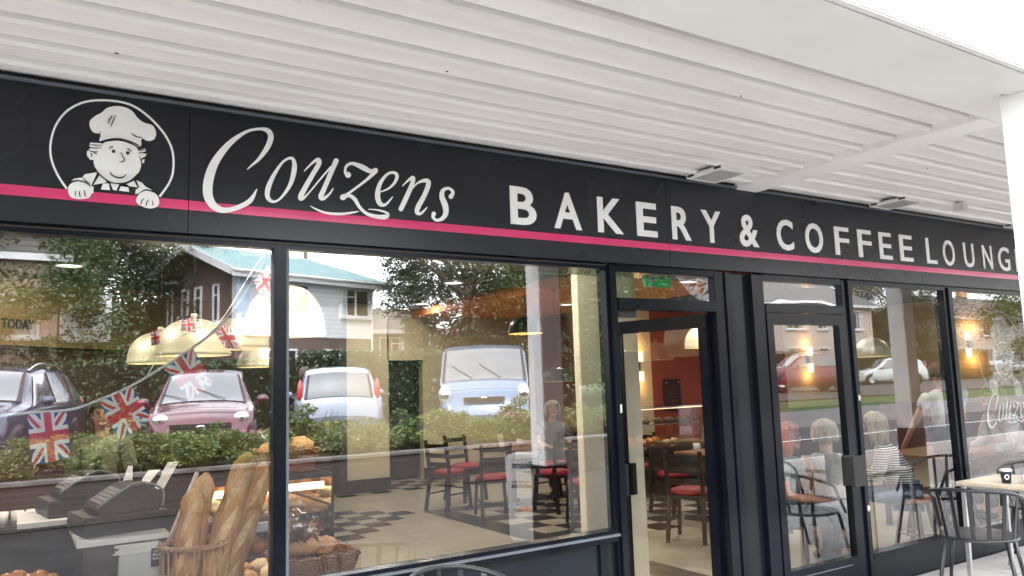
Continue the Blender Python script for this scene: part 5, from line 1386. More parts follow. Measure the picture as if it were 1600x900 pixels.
person((6.62, 5.75, .005), R(-110), 'customer with pale curly hair seated at the far side of the leftmost table', 'sit', (.55, .36, .27), (.42, .35, .24), cloth('customer_grey', (.14, .14, .15)), cloth('trousers_dark', (.04, .045, .06)), .08, arm='table', lean=.3)
person((7.0, 4.85, .005), R(175), 'customer in dark clothes seated beside the reflected column', 'sit', (.5, .3, .22), (.10, .07, .05), cloth('customer_black', (.03, .03, .035)), cloth('trousers_dark', (.04, .045, .06)), .08, arm='table', lean=.3)
person((5.75, -14.3, .30), R(20), 'woman in a plum top and shorts walking behind the silver car, seen in reflection', 'stand', (.60, .36, .26), (.12, .08, .06), cloth('plum_top', (.20, .06, .14)), None, .1, H=1.05)

# ================================================================== VEHICLES (mirrored in the panes)
def lerp_tab(tab, x):
    if x <= tab[0][0]: return tab[0][1]
    for (a, b), (c, d) in zip(tab, tab[1:]):
        if x <= c:
            t = (x-a)/(c-a); t = t*t*(3-2*t)*.5+t*.5; return b+(d-b)*t
    return tab[-1][1]
def carpaint(name, c): return mat(name, c, .22, vary=.04, scale=2, metal=.15, coat=.9, spec=.6)
def vehicle(loc, rz, lb, cat, paint, K, rear=False, plate=PLATEW, glass=CARGLASS):
    v = empty('parked_'+('van' if cat == 'van' else 'car'), loc, rz, label=lb, cat=cat, group=None)
    top, belt, wb, wt, L = K['top'], K['belt'], K['wb'], K['wt'], K['L']
    zb = K.get('zb', .2); xs = []; N = 64
    for i in range(N+1): xs.append(-L/2+L*i/N)
    def T(x): return lerp_tab(top, x)
    def B(x): return min(lerp_tab(belt, x), T(x)-.02)
    def WB(x): return lerp_tab(wb, x)
    def WT(x): return min(lerp_tab(wt, x), WB(x))
    def topz(x, y):
        w = WT(x); return T(x)-.05*(y/w)**2 if w > 0 else T(x)
    m = MB(); m.smooth = True; rows = []
    for x in xs:
        w, b, t, q = WB(x), B(x), T(x), WT(x)
        half = [(0, zb), (w*.9, zb), (w*.985, zb+.12), (w, zb+.32 if b > zb+.4 else (zb+b)/2), (w*.985, b-.06), (w*.965, b)]
        for f in (.25, .5, .75, .95): half.append((w*.965+(q-w*.965)*f, b+(t-.05-b)*f))
        for f in (1.0, .85, .5, 0): half.append((q*f*.985, t-.05*f*f+(.0 if f < 1 else -.012)))
        rows.append([(x, y, z) for y, z in half]+[(x, -y, z) for y, z in half[::-1][1:]])
    m.grid(rows)
    for r_ in (rows[0], rows[-1]): m.poly(r_)
    m.build('body', paint, v)
    off = .012
    def top_panel(name, xa, xb, u, mt, n=10, nu=10):
        p = MB(); p.smooth = True; rr = []
        for i in range(n+1):
            x = xa+(xb-xa)*i/n; w = WT(x)*u; row = []
            sl = (T(x+.02)-T(x-.02))/.04; nn = Vector((-sl, 0, 1)).normalized()*off
            for k in range(nu+1):
                y = -w+2*w*k/nu; row.append((x+nn.x, y, topz(x, y)+nn.z))
            rr.append(row)
        p.grid(rr); return p.build(name, mt, v)
    def side_panel(name, xa, xb, f0, f1, mt, sg, cutf=0, cutr=0, n=12):
        p = MB(); p.smooth = True; rr = []
        for j in range(5):
            f = f0+(f1-f0)*j/4; a = xa+cutr*j/4; b2 = xb-cutf*j/4; row = []
            for i in range(n+1):
                x = a+(b2-a)*i/n; w, b, t, q = WB(x), B(x), T(x), WT(x)
                row.append((x, sg*(w*.965+(q-w*.965)*f+off), b+(t-.05-b)*f+.002))
            rr.append(row)
        p.grid(rr); return p.build(name, mt, v)
    d_ = .02 if K['ws'][1] > K['ws'][0] else -.02
    off = .006; top_panel('windscreen_seal', K['ws'][0]-d_, K['ws'][1]+d_*.5, .96, CARTRIM); top_panel('rear_seal', K['rw'][0]-.005, K['rw'][1]+.02, .94, CARTRIM)
    off = .012; top_panel('windscreen', *K['ws'], .89, glass)
    top_panel('rear_window', *K['rw'], .86, glass)
    for xs_ in (K['ws'][1]+.06, L/2-.34):
        off = .004; top_panel('bonnet_seam', xs_-.006, xs_+.006, .96, CARTRIM, 1)
    off = .012
    for sg in (-1, 1):
        for (a, b, cf, cr) in K['sides']: side_panel('side_window', a, b, .08, .90, glass, sg, cf, cr)
        side_panel('belt_trim', K['sides'][0][0]-.05 if K['sides'][0][0] < K['sides'][-1][0] else -1, K['sides'][-1][1], .005, .05, CARTRIM, sg)
        for sx_ in [q[1]+.03 for q in K['sides'][:-1]]+[K['sides'][-1][1]+.02]:
            m2 = MB(); rr = []
            for zf in (0, .35, .7, .97):
                z = zb+.34+(B(sx_)-.07-zb-.34)*zf; yv = WB(sx_)*(1.0-.015*zf)+.004; rr.append([(sx_-.006, sg*yv, z), (sx_+.006, sg*yv, z)])
            m2.grid(rr); m2.build('door_seam', CARTRIM, v)
        MB().box(K['sides'][0][1]-.24, K['sides'][0][1]-.08, sg*WB(0)+(.0 if sg > 0 else -.02), sg*WB(0)+(.02 if sg > 0 else 0), B(0)-.14, B(0)-.11).build('door_handle', paint, v)
        for wx in K['wheels']:
            w_ = empty('wheel', (wx, sg*(WB(wx)-.10), K.get('wr', .31))); w_.parent = v
            R_ = K.get('wr', .31)
            MB().lathe([(R_*.62, -.1), (R_*.95, -.1), (R_, -.07), (R_, .07), (R_*.95, .1), (R_*.62, .1)], (0, 0, 0), 28, 'y').build('tyre', TYRE, w_)
            rm = MB().lathe([(0, sg*.07), (R_*.2, sg*.075), (R_*.6, sg*.055), (R_*.63, sg*.09)], (0, 0, 0), 28, 'y')
            rm.build('rim', RIM, w_)
            arch = MB().lathe([(0, sg*.03), (R_*1.16, sg*.108), (R_*1.18, sg*.03)], (0, 0, 0), 28, 'y'); arch.build('wheel_arch', CARTRIM, w_)
        mx_ = K['mirror']; mm = MB(); mm.ell((mx_, sg*(WB(mx_)+.10), B(mx_)+.10), .06, .10, .075, 12, 8); mm.bar((mx_, sg*(WB(mx_)-.04), B(mx_)+.03), (mx_, sg*(WB(mx_)+.06), B(mx_)+.07), .04); mm.build('wing_mirror', K.get('mm', paint), v)
        hx_, hy, hz, ra, rb, rc = K['lamp']; MB().ell((hx_, sg*hy, hz), ra, rb, rc, 18, 12).build('headlight', LAMPCLR, v)
        MB().ell((hx_+ra*.35, sg*hy, hz), ra*.75, rc*.6, rc*.6, 14, 10).build('lamp_reflector', CHROME, v)
        tx_, ty, tz, ra, rb, rc = K['tail']; MB().ell((tx_, sg*ty, tz), ra, rb, rc, 16, 12).build('tail_light', LAMPRED, v)
        if K.get('rails'): MB().tube(catmull([(x, sg*WT(x)*.93, T(x)+(.03 if 0 < i < 5 else -.02)) for i, x in enumerate([K['rails'][0]+(K['rails'][1]-K['rails'][0])*k/5 for k in range(6)])], 4), .017, 8).build('roof_rail', CHROME, v)
    fx = L/2; gz, gh, gw = K['grille']
    MB().box(fx-.04, fx+.012, -gw, gw, gz-gh, gz+gh).build('grille', CARTRIM, v, bevel=.01)
    for zz in (-.4, .35): MB().box(fx+.013, fx+.018, -gw*.95, gw*.95, gz+gh*zz, gz+gh*zz+.012).build('grille_bar', CHROME, v)
    for sg in (-1, 1): MB().ell((fx-.06, sg*WB(fx-.3)*.66, .36), .07, .07, .05, 12, 8).build('fog_lamp', LAMPCLR, v)
    g2 = MB(); g2.ell((fx+.02, 0, gz+.02), .012, .07, .032, 14, 8); g2.build('bonnet_badge', CHROME, v)
    MB().box(fx-.05, fx+.03, -WB(fx-.3)*.86, WB(fx-.3)*.86, .28, .44).build('front_bumper', K.get('bump', paint), v, bevel=.03)
    MB().box(fx+.031, fx+.036, -.26, .26, .36-.02, .36+.09).build('number_plate', PLATEW, v)
    MB().box(-fx-.03, -fx+.05, -WB(-fx+.3)*.9, WB(-fx+.3)*.9, .32, .52).build('rear_bumper', K.get('bump', paint), v, bevel=.03)
    MB().box(-fx-.040, -fx-.031, -.26, .26, .40, .51).build('number_plate', PLATEY, v)
    for s_ in (-.35, .25):
        xw = K['ws'][1] if K['ws'][1] > K['ws'][0] else K['ws'][0]
        MB().bar((xw-.02, s_, topz(xw-.02, s_)+.03), (xw-.28, s_+.45, topz(xw-.28, s_+.45)+.025), .010).build('wiper', RUBBER, v)
    if K.get('aerial'): MB().cyl((K['aerial'], 0, T(K['aerial'])), (K['aerial']-.12, 0, T(K['aerial'])+.16), .006, n=6).build('aerial', RUBBER, v)
    return v
HATCH = dict(L=3.9, top=[(-1.95, .62), (-1.90, .95), (-1.62, 1.42), (-1.25, 1.53), (-.4, 1.57), (.25, 1.50), (1.02, 1.00), (1.45, .90), (1.80, .76), (1.95, .52)], belt=[(-1.95, .60), (-1.85, .93), (-.5, .93), (1.0, .90), (1.5, .84), (1.95, .50)],
    wb=[(-1.95, .72), (-1.75, .82), (-.9, .86), (.9, .86), (1.6, .80), (1.95, .62)], wt=[(-1.95, .68), (-1.6, .60), (-.4, .62), (.3, .60), (1.05, .72), (1.6, .70), (1.95, .5)],
    ws=(.30, 1.00), rw=(-1.88, -1.62), sides=[(-1.25, -.42, 0, .15), (-.36, .85, .62, 0)], wheels=(-1.2, 1.22), mirror=.62, lamp=(1.66, .60, .74, .15, .13, .085), tail=(-1.80, .70, 1.06, .07, .055, .24), grille=(.60, .07, .45), aerial=-1.0)
SUVK = dict(L=4.5, top=[(-2.25, .70), (-2.2, 1.05), (-1.95, 1.50), (-1.5, 1.64), (-.3, 1.68), (.30, 1.60), (1.02, 1.14), (1.7, 1.03), (2.10, .86), (2.25, .55)], belt=[(-2.25, .66), (-2.15, 1.03), (-.5, 1.02), (1.0, 1.0), (1.75, .94), (2.25, .53)],
    wb=[(-2.25, .80), (-2.0, .90), (-.9, .93), (1.0, .93), (1.8, .88), (2.25, .68)], wt=[(-2.25, .72), (-1.9, .66), (-.4, .68), (.3, .66), (1.05, .80), (1.8, .78), (2.25, .55)],
    ws=(.34, 1.00), rw=(-2.18, -1.9), sides=[(-1.95, -1.3, 0, .1), (-1.24, -.30, 0, 0), (-.24, .92, .66, 0)], wheels=(-1.35, 1.38), wr=.36, mirror=.65, lamp=(1.98, .66, .84, .18, .16, .10), tail=(-2.12, .74, 1.0, .07, .11, .16), grille=(.70, .10, .50), rails=(-1.6, .2))
VANK = dict(L=4.9, top=[(-2.45, 1.86), (-2.4, 2.00), (.6, 2.04), (1.12, 1.94), (1.72, 1.26), (2.18, 1.05), (2.38, .80), (2.45, .55)], belt=[(-2.45, 1.12), (1.2, 1.14), (1.75, 1.10), (2.2, .94), (2.45, .52)],
    wb=[(-2.45, .96), (1.6, .97), (2.2, .92), (2.45, .80)], wt=[(-2.45, .90), (1.1, .89), (1.7, .93), (2.2, .84), (2.45, .7)],
    ws=(1.14, 1.72), rw=(-2.44, -2.42), sides=[(.45, 1.55, .50, 0)], wheels=(-1.6, 1.55), wr=.34, mirror=1.25, lamp=(2.24, .80, .96, .13, .13, .19), tail=(-2.44, .88, 1.1, .03, .08, .25), grille=(.86, .045, .42), bump=CARTRIM, mm=CARTRIM)
SILVER = carpaint('paint_silver_blue', (.20, .24, .31)); VANB = carpaint('paint_light_blue', (.10, .17, .28)); RUBY = carpaint('paint_ruby', (.105, .022, .035)); NAVY = carpaint('paint_navy', (.035, .05, .10)); MAR = carpaint('paint_maroon', (.16, .015, .03)); WHT = carpaint('paint_white', (.75, .77, .78))
CP = .36
vehicle((5.72, -12.15, CP+.10), R(-72), 'silver hatchback seen from behind, parked beyond the bushes in the reflection', 'car', SILVER, HATCH, rear=True, glass=CARGLASSB)
vehicle((9.3, -12.1, CP+.05), R(121), 'light blue van facing the shop, parked beyond the bushes in the reflection', 'van', VANB, VANK, glass=CARGLASSB)
vehicle((2.95, -11.2, CP+.08), R(103), 'ruby red hatchback facing the shop in the left window reflection', 'car', RUBY, HATCH, glass=CARGLASSB)
vehicle((-.30, -11.3, CP+.08), R(108), 'dark navy estate car with chrome roof rails at the left edge reflection', 'car', NAVY, SUVK, glass=CARGLASSB)
vehicle((30.5, -19.6, .78), R(208), 'maroon estate car parked at the roadside in the right door reflection', 'car', MAR, SUVK, glass=CARGLASSB)
vehicle((42.5, -23.0, .72), R(215), 'silver hatchback parked at the roadside left of the farther reflected column', 'car', carpaint('paint_silver', (.6, .64, .64)), HATCH, glass=CARGLASSB)
vehicle((62, -25.5, 1.0), R(200), 'white hatchback parked farthest along the road behind the etched emblem', 'car', WHT, HATCH)

# ================================================================== VEGETATION
def leaves(mb, pts, s0, s1, flat=.5):
    for p in pts:
        s = random.uniform(s0, s1); a = Vector((random.gauss(0, 1), random.gauss(0, 1), random.gauss(0, 1)*flat)).normalized(); b = a.cross(Vector((random.gauss(0, 1), random.gauss(0, 1), random.gauss(0, 1)))).normalized()
        p = Vector(p); mb.poly([p-a*s, p-b*s*.45, p+a*s, p+b*s*.45])
def crown_pts(n, cx, cy, cz, rx, ry, rz, clumps, cr, seed):
    rnd = random.Random(seed); C_ = []
    for _ in range(clumps):
        while True:
            q = Vector((rnd.uniform(-1, 1), rnd.uniform(-1, 1), rnd.uniform(-1, 1)))
            if .25 < q.length < 1: break
        q = q.normalized()*(q.length**.5)
        C_.append((cx+q.x*rx, cy+q.y*ry, cz+q.z*rz, cr*rnd.uniform(.6, 1.3)))
    out = []
    for _ in range(n):
        c = rnd.choice(C_); q = Vector((rnd.gauss(0, 1), rnd.gauss(0, 1), rnd.gauss(0, 1))).normalized()*c[3]*rnd.uniform(.55, 1.05)
        out.append((c[0]+q.x, c[1]+q.y, c[2]+q.z*.8))
    return out
def make_tree(h, rx, rz, n, clumps, leafm, seed, s0=.09, s1=.2):
    t = empty('tree', (0, 0, 0), label='x', cat='tree', group='trees behind the car park')
    m = MB(); rnd = random.Random(seed)
    trunk = [(0, 0, 0), (.05, .02, h*.2), (-.06, .05, h*.45), (.04, -.03, h*.8)]; m.tube(catmull(trunk, 4), [h*.028*(1-.07*k) for k in range(13)], 10)
    for k in range(9):
        a = rnd.uniform(0, 2*PI); z0 = h*rnd.uniform(.25, .6); L = rx*rnd.uniform(.5, .85)
        m.tube(catmull([(0, 0, z0), (L*.4*math.cos(a), L*.4*math.sin(a), z0+h*.08), (L*math.cos(a), L*math.sin(a), z0+h*.2)], 3), [h*.010*(1-.11*q) for q in range(7)], 6)
    m.build('trunk', BARK, t)
    c = MB(); leaves(c, crown_pts(n, 0, 0, h*.58, rx, rx, rz, clumps, rx*.34, seed), s0, s1); c.build('crown', leafm, t)
    return t
TA = make_tree(12, 3.6, 5.2, 36000, 60, LEAFD, 3, .05, .12); TB = make_tree(9.5, 3.4, 4.2, 30000, 50, LEAFM, 5, .05, .12); TC = make_tree(13, 4.4, 6.0, 42000, 70, LEAFD, 8, .055, .13)
tree_spots = [(TC, -5.5, -25, 1.0, 'huge dark tree at the far left of the left window reflection'), (TA, -1.8, -22.5, .95, 'dark leafy tree behind the navy car reflection'), (TB, .6, -20.6, .72, 'mid green tree just left of the gabled house'),
              (TA, 2.4, -27, 1.05, 'tall dark tree rising behind the roof of the gabled house'), (TC, -1.0, -31, 1.1, 'broad tree filling the gap at the left behind the nearer ones'), (TB, 9.0, -38, .85, 'distant tree peeping over the house roof at the left of the sky gap'),
              (TC, 20.0, -27.5, 1.0, 'great dark tree to the right of the sky gap above the van'), (TA, 14.2, -21.6, .8, 'dark tree directly behind the hedge at the left of the van'), (TA, 19.6, -24, 1.1, 'tall dark tree above the black pendant lamps'),
              (TC, 24.4, -25.5, 1.1, 'dark tree in the reflection beside the cream pillar'), (TB, 17.0, -19.0, .85, 'mid green tree in front of the great dark ones'), (TA, 29.5, -30, 1.1, 'tall tree over the open door reflection'), (TB, 57, -20.5, 1.05, 'leafy tree reflected in the etched window, nearer the road'), (TC, 66, -36, 1.1, 'large tree reflected in the etched window, farther away'), (TC, 56, -36, .9, 'dark tree beyond the pale rendered houses'),
              (TB, 82, -28, 1.3, 'pale tree at the far end of the road'), (TA, 7.6, -46, .80, 'far-off tree low in the sky gap')]
for i, (pr_, x, y, s, lb) in enumerate(tree_spots):
    o = pr_ if pr_.name not in uf else copy_tree(pr_); uf[pr_.name] = 1
    o.location = (x, y, .28 if x < 40 else .05); o.rotation_euler = (0, 0, i*1.3); o.scale = (s, s, s); o['label'] = lb
# distant wood closing the view
wd_ = MB(); rnd = random.Random(4)
pts = []
for k in range(26000):
    x = rnd.uniform(-50, 130); 
    if 9.5 < x < 30 and False: continue
    y = -70-rnd.uniform(0, 12); hgt = 6+2.5*math.sin(x*.21)+1.5*math.sin(x*.57+1)
    if 14 < x < 44: hgt *= .55
    pts.append((x, y, rnd.uniform(.2, max(1, hgt))))
leaves(wd_, pts, .5, 1.1); tag(wd_.build('distant_wood', LEAFM), 'far-off woodland closing the view beyond the houses', 'wood', kind='stuff')

def make_bush(n, rx, ry, h, leafm, seed, s0, s1):
    b = empty('shrub', (0, 0, 0), label='x', cat='shrub', group='low shrubs in the planting bed')
    rnd = random.Random(seed); m = MB()
    for k in range(9):
        a = rnd.uniform(0, 2*PI); m.tube([(0, 0, 0), (rx*.4*math.cos(a), ry*.4*math.sin(a), h*.5), (rx*.8*math.cos(a), ry*.8*math.sin(a), h*.85)], [.012, .009, .004], 5)
    m.build('stem', BARK, b)
    c = MB(); leaves(c, [(x, y, max(.02, z)) for x, y, z in crown_pts(n, 0, 0, h*.5, rx*.85, ry*.85, h*.42, 26, rx*.30, seed)], s0, s1); c.build('foliage', leafm, b)
    return b
B1 = make_bush(5200, .62, .50, .62, LEAFB, 11, .018, .042); B2 = make_bush(4600, .55, .45, .55, LEAFY, 12, .012, .034); B3 = make_bush(4200, .5, .45, .75, LEAFB, 13, .02, .045)
fl = MB(); rnd = random.Random(21)
for k in range(60): fl.ell((rnd.uniform(-.4, .4), rnd.uniform(-.35, .35), rnd.uniform(.5, .66)), .016, .016, .012, 6, 4)
BF = copy_tree(B1); uf['BF'] = 1; fl.build('flower', mat('pink_flower', (.6, .22, .35), .6, vary=.3), BF)
BED = .55
looks = {id(B1): 'bright green', id(B2): 'pale silver-green', id(B3): 'taller leafy green', id(BF): 'pink-flowered green'}
where = ['under the navy car', 'below the leftmost flag', 'between the two lowest flags', 'under the ruby car', 'in front of the ruby car bumper', 'beside the mullion', 'right of the mullion', 'below the silver car', 'under the silver car number plate', 'right of the silver car', 'between the silver car and the van', 'below the left headlight of the van', 'under the van badge', 'below the right headlight of the van', 'beside the reflected column', 'behind the reflected column', 'seen in the cream pillar', 'at the right end of the bed', 'past the right end pillar', 'at the far end of the bed']
k = 0
for row in range(2):
    for i in range(20):
        x = -2.6+i*.69; y = -8.35-row*.75
        pr_ = [B1, B3, B2, BF, B1, B2, B3][(i*3+row*2) % 7]
        if row == 1: pr_ = [B3, B1, B3, B2][(i) % 4]
        nm = (pr_.name, 'used')
        o = pr_ if nm not in uf else copy_tree(pr_); uf[nm] = 1
        s = random.uniform(.68, 1.22)*(1.05 if row else .92); o.location = (x+random.uniform(-.1, .1), y+random.uniform(-.1, .1), BED); o.rotation_euler = (0, 0, random.uniform(0, 6)); o.scale = (s, s, s*random.uniform(.72, .95))
        o['label'] = '%s shrub in the %s row %s' % (looks[id(pr_)], 'front' if row == 0 else 'back', where[i])
structure('planting_bed', MB().box(-6, 11.2, -9.68, -7.86, .0, BED), GROUND)
pw = empty('planter_wall', (2.6, -7.8, 0), label='low brown brick planter wall with a pale coping along the car park edge', cat='wall')
MB().box(-6, 11.3, -7.855, -7.65, 0, BED-.02).build('brickwork', WALLB, pw, world=True); MB().box(-6, 11.35, -7.87, -7.62, BED-.018, BED+.03).build('coping', mat('dull_coping', (.14, .13, .12), .85, vary=.3, scale=5), pw, world=True, bevel=.006)
MB().box(-6, 11.3, -9.88, -9.69, 0, BED+.02).build('brickwork', WALLB, pw, world=True)
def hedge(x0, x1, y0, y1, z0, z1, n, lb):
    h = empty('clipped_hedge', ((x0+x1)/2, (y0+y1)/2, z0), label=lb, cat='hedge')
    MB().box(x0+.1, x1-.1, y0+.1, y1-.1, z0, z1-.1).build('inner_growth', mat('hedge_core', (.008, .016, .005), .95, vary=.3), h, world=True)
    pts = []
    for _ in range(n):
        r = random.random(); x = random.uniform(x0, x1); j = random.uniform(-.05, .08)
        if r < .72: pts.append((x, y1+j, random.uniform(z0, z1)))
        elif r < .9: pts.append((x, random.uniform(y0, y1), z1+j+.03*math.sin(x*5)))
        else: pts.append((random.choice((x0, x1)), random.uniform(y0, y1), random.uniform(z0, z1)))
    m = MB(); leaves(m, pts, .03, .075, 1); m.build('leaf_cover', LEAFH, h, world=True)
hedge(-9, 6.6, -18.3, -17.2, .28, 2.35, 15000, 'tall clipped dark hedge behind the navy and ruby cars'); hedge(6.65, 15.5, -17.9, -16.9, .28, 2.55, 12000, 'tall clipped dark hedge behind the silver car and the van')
hedge(30, 58, -26.2, -25.0, .75, 2.75, 12000, 'long clipped garden hedge in front of the pale rendered houses')

# ================================================================== HOUSES ACROSS THE CAR PARK
def window_unit(parent, o, ux, w, h, nx=2, nrm=None, frame=UPVC, depth=.05, curtains=True):
    ux = Vector(ux).normalized(); uz = Vector((0, 0, 1)); nn = nrm or ux.cross(uz); o = Vector(o)
    f = MB(); t = .07
    def bx_(a0, a1, b0, b1, d0, d1): f.hexa([o+ux*a0+uz*b0+nn*d0, o+ux*a1+uz*b0+nn*d0, o+ux*a1+uz*b0+nn*d1, o+ux*a0+uz*b0+nn*d1, o+ux*a0+uz*b1+nn*d0, o+ux*a1+uz*b1+nn*d0, o+ux*a1+uz*b1+nn*d1, o+ux*a0+uz*b1+nn*d1])
    bx_(0, w, 0, t, .0, depth); bx_(0, w, h-t, h, .0, depth); bx_(0, t, t, h-t, 0, depth); bx_(w-t, w, t, h-t, 0, depth)
    for i in range(1, nx): bx_(w*i/nx-t/2, w*i/nx+t/2, t, h-t, 0, depth)
    bx_(t, w/nx, h*.68, h*.68+t*.7, 0, depth-.005)
    bx_(-.05, w+.05, -.08, -.002, 0, depth+.08)
    win = f.build('window', frame, parent, world=True)
    g_ = MB(); g_.poly([o+ux*t*.5+uz*t*.5+nn*.012, o+ux*(w-t*.5)+uz*t*.5+nn*.012, o+ux*(w-t*.5)+uz*(h-t*.5)+nn*.012, o+ux*t*.5+uz*(h-t*.5)+nn*.012]); q = g_.build('pane', WINDARK, parent, world=True)
    mw = q.matrix_world.copy(); q.parent = win
    if curtains:
        c = MB(); c.poly([o+ux*t+uz*t+nn*.016, o+ux*(w*.22)+uz*t+nn*.016, o+ux*(w*.22)+uz*(h-t)+nn*.016, o+ux*t+uz*(h-t)+nn*.016]); q = c.build('curtain', CURTAIN, parent, world=True); q.parent = win
    return win
# white-boarded house with turquoise roof. Virtual directions are mirrored: y -> -y
gh = empty('gabled_house', (0, 0, 0), label='white weatherboarded house with a turquoise gabled roof and brown brick end wall', cat='house')
Cc = Vector((5.95, -22.0, 0)); dF = Vector((.936, -.352, 0)); dG = Vector((-.352, -.936, 0)); LF, WG = 5.9, 4.7
ze = 5.45; zr_ = 6.35; z0_ = .28; zm = 3.35
gh.location = (Cc.x, Cc.y, 0)
def quadwall(a, b, z0, z1): return MB().poly([(a.x, a.y, z0), (b.x, b.y, z0), (b.x, b.y, z1), (a.x, a.y, z1)])
A_ = Cc; B_ = Cc+dF*LF; D_ = Cc+dG*WG; Ee = B_+dG*WG; U = Vector((0, 0, 1))
m = MB(); m.prism([A_+U*zm, B_+U*zm, B_+U*ze, A_+U*ze], dG*.2+Vector((0, 0, 0))); m.build('boarded_wall', BOARDS, gh, world=True)
m = MB(); m.prism([A_+U*z0_+dG*.03, B_+U*z0_+dG*.03, B_+U*(zm-.002)+dG*.03, A_+U*(zm-.002)+dG*.03], dG*.2); m.build('lower_wall', BRICKB, gh, world=True)
mid = (A_+D_)/2; m = MB(); m.prism([A_+U*z0_+dG*.205+dF*.02, D_+U*z0_+dF*.02, D_+U*ze+dF*.02, mid+U*(zr_)+dF*.02, A_+U*ze+dG*.205+dF*.02], dF*.2); m.build('gable_wall', BRICKB, gh, world=True)
mid2 = (B_+Ee)/2; m = MB(); m.prism([B_+U*z0_+dG*.21-dF*.02, Ee+U*z0_-dF*.02, Ee+U*ze-dF*.02, mid2+U*zr_-dF*.02, B_+U*ze+dG*.21-dF*.02], -dF*.2); m.build('gable_wall', BRICKB, gh, world=True)
m = MB(); m.prism([D_+U*z0_+dF*.23, Ee+U*z0_-dF*.23, Ee+U*ze-dF*.23, D_+U*ze+dF*.23], -dG*.2); m.build('rear_wall', BRICKB, gh, world=True)
ov = .45
rf = MB(); hipx = 1.6
r0 = mid-dF*ov+U*(zr_+.14); r1 = mid2-dF*(hipx-.3)+U*(zr_+.14)
e0 = A_-dF*ov-dG*ov+U*(ze-.08); e1 = B_+dF*ov-dG*ov+U*(ze-.08); e2 = Ee+dF*ov+dG*ov+U*(ze-.08); e3 = D_-dF*ov+dG*ov+U*(ze-.08)
for q in ([e0, e1, r1, r0], [e3, e2, r1, r0], [e1, e2, r1]): rf.prism(q, (0, 0, .10))
roof = rf.build('roof', ROOFT, gh, world=True)
b_ = MB(); b_.bar(e0-dF*.02-U*.02, r0-dF*.02-U*.02, .05, .24); b_.bar(r0-dF*.02-U*.02, e3-dF*.02-U*.02, .05, .24); bb = b_.build('barge_board', UPVC, gh, world=True)
b_ = MB(); b_.bar(e0-dG*.03-U*.06, e1-dG*.03-U*.06, .05, .26); b_.build('fascia_board', UPVC, gh, world=True)
b_ = MB(); b_.tube([e0-dG*.12, e1-dG*.12], .055, 8); b_.build('gutter', UPVC, gh, world=True)
b_ = MB(); b_.tube([B_-dG*.10+U*(ze-.1)-dF*.12, B_-dG*.10+U*z0_-dF*.12], .04, 8); b_.build('downpipe', UPVC, gh, world=True)
b_ = MB(); b_.hexa([A_+dF*.0-dG*.03+U*zm, A_+dF*.5-dG*.03+U*zm, A_+dF*.5+U*zm, A_+U*zm, A_-dG*.03+U*(ze-.1), A_+dF*.5-dG*.03+U*(ze-.1), A_+dF*.5+U*(ze-.1), A_+U*(ze-.1)]); b_.build('corner_panel', mat('pale_blue_board', (.50, .60, .72), .5, vary=.05), gh, world=True)
nF = -dG; nGb = -dF
window_unit(gh, A_+dF*1.55+nF*.005+U*4.15, dF, 1.35, 1.05, 2, nF); window_unit(gh, A_+dF*4.35+nF*.005+U*4.15, dF, 1.35, 1.05, 2, nF)
window_unit(gh, A_+dF*3.55-dG*-.025+nF*.005+U*1.85, dF, 2.2, 1.1, 3, nF); window_unit(gh, A_+dF*.9-dG*-.025+nF*.005+U*1.85, dF, 1.5, 1.1, 2, nF)
for q, w_ in ((.9, .35), (1.9, .42), (2.7, .42), (3.7, .35)): window_unit(gh, A_+dG*q+U*3.85+nGb*-.012, dG, w_, 1.25, 1, nGb, curtains=False)
b_ = MB(); c_ = mid+dF*.9+U*zr_
b_.box(c_.x-.2, c_.x+.2, c_.y-.25, c_.y+.25, zr_-.3, zr_+.0); b_.build('roof_vent', BRICKB, gh, world=True)
# aerial poles
pol = empty('utility_pole', (9.5, -26, .28), label='thin wooden utility pole standing in the sky gap right of the gabled house', cat='pole')
MB().cyl((0, 0, 0), (0, 0, 8.6), .11, .07, 10).build('pole', BARK, pol); MB().bar((-.5, 0, 8.2), (.5, 0, 8.2), .08).build('cross_arm', BARK, pol)
